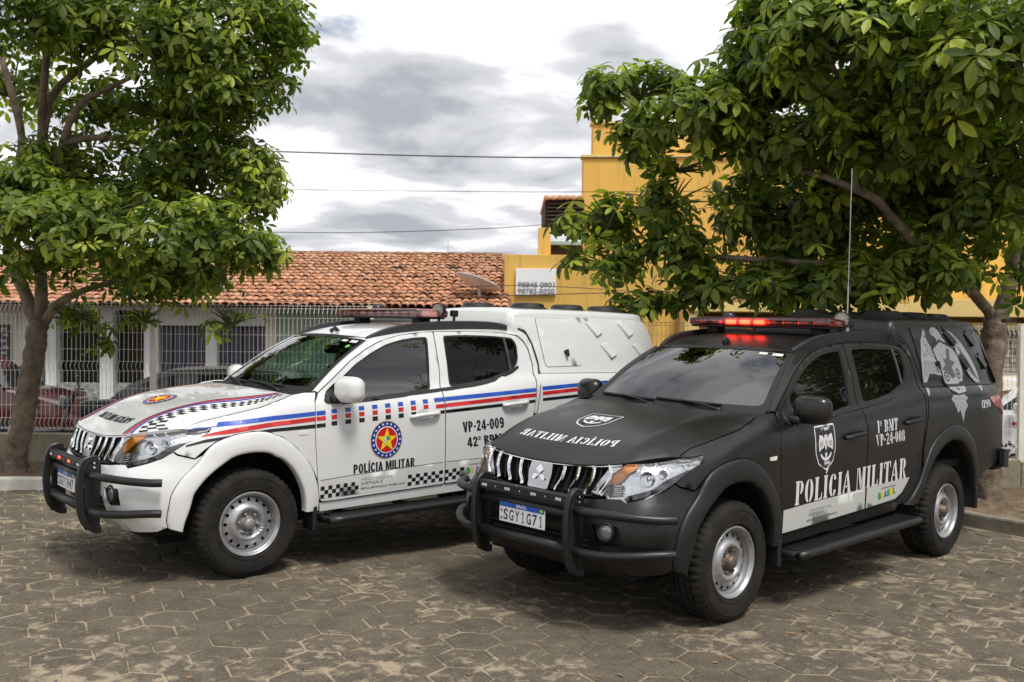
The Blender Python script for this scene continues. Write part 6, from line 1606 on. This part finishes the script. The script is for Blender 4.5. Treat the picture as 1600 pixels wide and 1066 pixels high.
def build_tree(name, label, base, limbs, pads, ll, count, seed, indiv=300, group=None, young=.13):
    r = random.Random(seed); root = empty(name, tuple(base)); tag(root, label, 'tree', group)
    B = Vector(base); Minv = Matrix.Translation(-B)
    ends = []
    for i, (pts, rad) in enumerate(limbs):
        P = [p-B for p in spline(pts, 9 if i == 0 else 6)]; n = len(P); rr = [rad[0]+(rad[1]-rad[0])*k/(n-1) for k in range(n)]
        if i == 0: rr = [v*(1+.9*max(0, 1-k/11)**3) for k, v in enumerate(rr)]
        P = [p+Vector((r.gauss(0, .12), r.gauss(0, .12), 0))*rr[k]*.5 for k, p in enumerate(P)]
        sg_ = 20 if i == 0 else 10; tb_ = MB().tube(P, rr, sg_)
        for q in range(len(tb_.V)):
            k = q//sg_; v = Vector(tb_.V[q]); d = v-P[min(k, n-1)]; a = q % sg_
            tb_.V[q] = tuple(P[min(k, n-1)]+d*(1+.07*math.sin(a*2.6+k*.5)+r.uniform(-.05, .05)))
        tb_.build('trunk' if i == 0 else 'branch', bark, root, smooth=True)
    var = [leaf_geo(random.Random(seed*50+k), ll) for k in range(10)]
    sp = []; tot = sum(p[2] for p in pads)
    for c, rad, wgt, lit_k in pads:
        k = int(count*wgt/tot)
        for _ in range(k):
            while True:
                d = Vector((r.gauss(0, 1), r.gauss(0, 1), r.gauss(.15, 1)))
                if d.length > .1: break
            d.normalize(); q = (r.random()**.42)*(1+.22*math.sin(d.x*7+c.x)*math.sin(d.z*6+c.z*2+d.y*5))
            if r.random() < .10: q *= r.uniform(1.0, 1.25)
            p = c+Vector((d.x*rad[0], d.y*rad[1], d.z*rad[2]))*q
            if mnoise(p*1.9) < -.12+.10*r.random() and r.random() < .85: continue
            ax = (d*.75+Vector((0, 0, .9))+Vector((r.gauss(0, .3), r.gauss(0, .3), r.gauss(0, .2)))).normalized()
            sp.append((p, ax, r.uniform(0, 6.28), r.choice((.6, .8, .95, 1.05, 1.15, 1.3)), 1.0 if (r.random() < young*lit_k and q > .75) else r.random()**3*.18*(1 if q > .7 else 0)*lit_k))  # outer leaves get the paler tint: sunlight painted into leaf colour
    def key(s):
        u, v, d = pix(s[0]); return (0 if d > 0 and -10 < u < 1610 and -10 < v < 560 else 1, d)
    sp.sort(key=key)
    meshes = []
    for V, F in var:
        for lit_v in (0., .12, 1.):
            me = mesh('leaf', V, F, False); a = me.attributes.new('young', 'FLOAT', 'POINT'); a.data.foreach_set('value', [lit_v]*len(V)); me.materials.append(leaf_m); meshes.append(me)
    Vs = []; Fs = []; Ys = []; n = 0; vn = [(np.array([tuple(v) for v in V]), F) for V, F in var]
    # individuals: every third of the nearest ones keeps them spread over the crown
    chosen = set(range(0, indiv)) if indiv else set()
    for k, (p, ax, ro_, sc, lit_v) in enumerate(sp):
        M = Matrix.Translation(p-B) @ ax.to_track_quat('Z', 'Y').to_matrix().to_4x4() @ Matrix.Rotation(ro_, 4, 'Z') @ Matrix.Scale(sc, 4); vi = r.randrange(10)
        if k in chosen:
            o = bpy.data.objects.new('leaf', meshes[vi*3+(2 if lit_v > .9 else 1 if lit_v > .06 else 0)]); C.objects.link(o); o.parent = root; o.matrix_local = M
        else:
            Va, F = vn[vi]; A = np.array(M)
            Vs.append(Va @ A[:3, :3].T+A[:3, 3]); Fs += [(a+n, b+n, c+n) for a, b, c in F]; Ys += [lit_v]*len(Va); n += len(Va)
    me = bpy.data.meshes.new('crown'); V = np.concatenate(Vs); me.from_pydata(V.tolist(), [], Fs); a = me.attributes.new('young', 'FLOAT', 'POINT'); a.data.foreach_set('value', Ys); me.update()
    o = link('crown', me, leaf_m, root); tag(o, kind='stuff')
    # twigs reaching into the leaf pads
    tw = MB()
    for c, rad, wgt, lit_k in pads:
        for _ in range(16):
            d = Vector((r.gauss(0, 1), r.gauss(0, 1), r.gauss(.2, .8))).normalized(); e = c+Vector((d.x*rad[0], d.y*rad[1], d.z*rad[2]))*.85; s = c-Vector((0, 0, rad[2]*.35))
            mid = s.lerp(e, .5)+Vector((0, 0, .12*rad[2])); tw.tube([s-B, mid-B, e-B], [.018, .011, .005], 5, False)
    tag(tw.build('twigs', twigm, root, smooth=True), kind='stuff')
    return root
def pad(px, py, d, rx, ry, rd, w=1., lit_k=1.):
    k = d/F_PX; return (wp(px, py, d), (rx*k, rd, ry*k), w*rx*ry/1000, lit_k)
D1 = 10.7
lb_ = wp(24, 716, D1)
lt = [([lb_-Vector((0, 0, .25)), lb_, wp(38, 640, D1), wp(52, 560, D1), wp(62, 500, D1)], (.122, .098)),
      ([wp(60, 515, D1), wp(36, 450, D1), wp(14, 400, D1+.1), wp(18, 300, D1+.3), wp(34, 215, D1+.4), wp(8, 110, D1+.5), wp(-15, 30, D1+.6)], (.07, .03)),
      ([wp(63, 515, D1), wp(63, 430, D1), wp(63, 300, D1), wp(66, 210, D1), wp(68, 130, D1-.2), wp(80, 40, D1-.3)], (.075, .03)),
      ([wp(66, 512, D1), wp(88, 478, D1-.1), wp(128, 455, D1-.3), wp(190, 438, D1-.6), wp(270, 420, D1-.8)], (.052, .02)),
      ([wp(63, 380, D1), wp(85, 300, D1-.1), wp(97, 225, D1-.2), wp(125, 165, D1-.3), (wp(165, 140, D1-.4)), wp(230, 110, D1-.5)], (.055, .02)),
      ([wp(66, 220, D1), wp(82, 150, D1), wp(135, 100, D1+.1), wp(205, 62, D1+.1), wp(330, 40, D1+.2)], (.05, .02)),
      ([wp(97, 225, D1-.2), wp(150, 215, D1-.1), wp(250, 225, D1), wp(370, 250, D1)], (.045, .018))]
lp = [pad(300, 60, 10.4, 175, 105, 1.3, 1.2), pad(70, 20, 9.9, 150, 70, 1.2), pad(395, 125, 10.6, 55, 60, .6, 1.1), pad(430, 40, 10.6, 60, 55, .6), pad(190, -60, 10.6, 300, 90, 1.5, .7), pad(340, 150, 10.3, 80, 45, .8),
      pad(300, 245, 10.9, 140, 60, 1.1, 1.2), pad(390, 270, 10.7, 58, 48, .7, 1.3, 2.), pad(110, 260, 11.3, 130, 60, .9, .9), pad(60, 230, 10.1, 30, 20, .4, .4), pad(290, 180, 11.2, 120, 40, .8, .8), pad(180, 165, 11.6, 130, 50, .7, .6), pad(20, 130, 11.8, 90, 60, .6, .5), pad(200, 310, 10.9, 190, 40, .8, 1.0), pad(400, 320, 10.6, 45, 25, .4, .7, 2), pad(330, 335, 10.5, 90, 30, .6, .9),
      pad(110, 350, 9.7, 160, 70, 1.0, 1.25, 1.6), pad(300, 370, 9.8, 105, 65, .9, 1.3, 1.6), pad(395, 385, 9.9, 52, 34, .6, 1.2, 2), pad(250, 430, 10.3, 140, 42, .9, 1.2), pad(20, 300, 9.6, 90, 60, .8), pad(40, 410, 10.1, 70, 35, .7, .8),
      pad(110, 492, 11.0, 50, 26, .25, .45), pad(165, 535, 11.0, 14, 42, .2, .4), pad(225, 495, 11.05, 40, 25, .2, .4), pad(360, 500, 11.05, 50, 30, .25, .7, 2)]
left_tree = build_tree('leafy_tree', 'leafy tree with forked trunk at the left edge, beside the white truck', lb_, lt, lp, .115, 9500, 21, group='trees on the planting strip')
D2 = 10.5
rb_ = wp(1543, 768, D2)
rt = [([rb_-Vector((0, 0, .25)), rb_, wp(1541, 680, D2), wp(1546, 600, D2), wp(1553, 530, D2), wp(1557, 490, D2)], (.138, .115)),
      ([wp(1556, 505, D2), wp(1576, 450, D2), wp(1588, 390, D2), wp(1580, 320, D2-.1), wp(1560, 230, D2-.3), wp(1540, 150, D2-.6), wp(1500, 60, D2-1.)], (.095, .04)),
      ([wp(1556, 505, D2), wp(1530, 468, D2-.1), wp(1500, 440, D2-.3), wp(1450, 400, D2-.8), wp(1402, 350, D2-1.0), wp(1370, 312, D2-1.2), wp(1337, 290, D2-1.2), wp(1340, 250, D2-1.3), wp(1322, 190, D2-1.4), wp(1312, 130, D2-1.5), wp(1290, 80, D2-1.6)], (.062, .020)),
      ([wp(1370, 312, D2-1.2), wp(1300, 280, D2-1.1), wp(1230, 262, D2-.8), wp(1160, 240, D2-.6), wp(1060, 190, D2-.4)], (.04, .014)),
      ([wp(1500, 440, D2-.3), wp(1420, 420, D2-.6), wp(1250, 410, D2-.5), wp(1100, 400, D2-.1), wp(980, 390, D2+.05)], (.05, .016)),
      ([wp(1586, 330, D2-.1), wp(1640, 250, D2-.4), wp(1700, 160, D2-.8)], (.06, .03))]
rp = [pad(1000, 140, 10.2, 85, 45, .7, 1.0, 1.8), pad(935, 145, 10.2, 28, 50, .4, .7, 1.6), pad(1110, 185, 10.0, 110, 70, .8, 1.0, 1.5), pad(1180, 95, 9.8, 80, 48, .8, .9, 1.3), pad(1010, 210, 10.3, 70, 32, .5, .8),
      pad(1330, 60, 8.6, 170, 85, 1.0, 1.1, 1.8), pad(1200, 10, 9.4, 60, 40, .6, .8, 1.8), pad(1500, 90, 8.2, 150, 130, 1.0, 1.0, 1.3), pad(1450, -70, 9.2, 280, 60, 1.2, .5),
      pad(950, 340, 10.6, 60, 45, .45, .65, 2), pad(1050, 310, 10.6, 75, 45, .5, .65, 1.8), pad(960, 410, 10.5, 80, 50, .45, .65, 1.6), pad(1065, 390, 10.4, 60, 55, .5, .7, 1.3), pad(890, 350, 10.6, 26, 24, .3, .45, 1.8), pad(895, 410, 10.6, 26, 28, .3, .5, 1.4), pad(1000, 472, 10.5, 70, 26, .35, .7), pad(1090, 445, 10.3, 45, 40, .4, .7), pad(1060, 262, 10.6, 75, 16, .4, .5, 2),
      pad(1290, 330, 10.6, 190, 120, .9, 1.3, .5), pad(1480, 300, 10.0, 150, 130, 1.1, 1.1, .5), pad(1240, 225, 9.8, 120, 50, .7, .9), pad(1225, 150, 9.9, 70, 45, .6, 1.2), pad(1300, 165, 10.2, 80, 50, .6, 1.0, .6), pad(1200, 440, 10.1, 130, 38, .6, .9, .9), pad(1320, 440, 9.6, 130, 42, .6, 1.0, 1.4), pad(1450, 420, 9.5, 80, 45, .6, .9), pad(1595, 420, 9.4, 26, 60, .5, .5), pad(1400, 200, 9.2, 150, 80, .8, 1.0), pad(1600, 230, 9, 60, 130, .9, .9)]
right_tree = build_tree('leafy_tree', 'broad leafy tree with long drooping boughs at the right, behind the black truck', rb_, rt, rp, .140, 9000, 33, group='trees on the planting strip')
# trees of the yard that only show as reflections in the trucks' windows
def copy_tree(src, loc, rz, sc, label):
    r = src.copy(); C.objects.link(r); r.location = loc; r.rotation_euler = (0, 0, rz); r.scale = (sc, sc, sc); r['label'] = label
    for ch_ in src.children:
        if ch_.name.startswith('leaf'): continue
        c = ch_.copy(); C.objects.link(c); c.parent = r
    return r
copy_tree(left_tree, tuple(lot(12.5, 11.2)), R(200), 1.15, 'strip tree out of frame to the right, mirrored in the black truck windows')
copy_tree(right_tree, tuple(lot(17.0, 8.0)), R(150), 1.25, 'farther tree out of frame to the right, mirrored in the truck doors')
copy_tree(left_tree, tuple(lot(13.5, 3.5)), R(60), 1.2, 'yard tree out of frame to the right of the camera')
copy_tree(right_tree, tuple(lot(-10.5, 1.5)), R(240), 1.2, 'yard tree out of frame to the left of the camera')
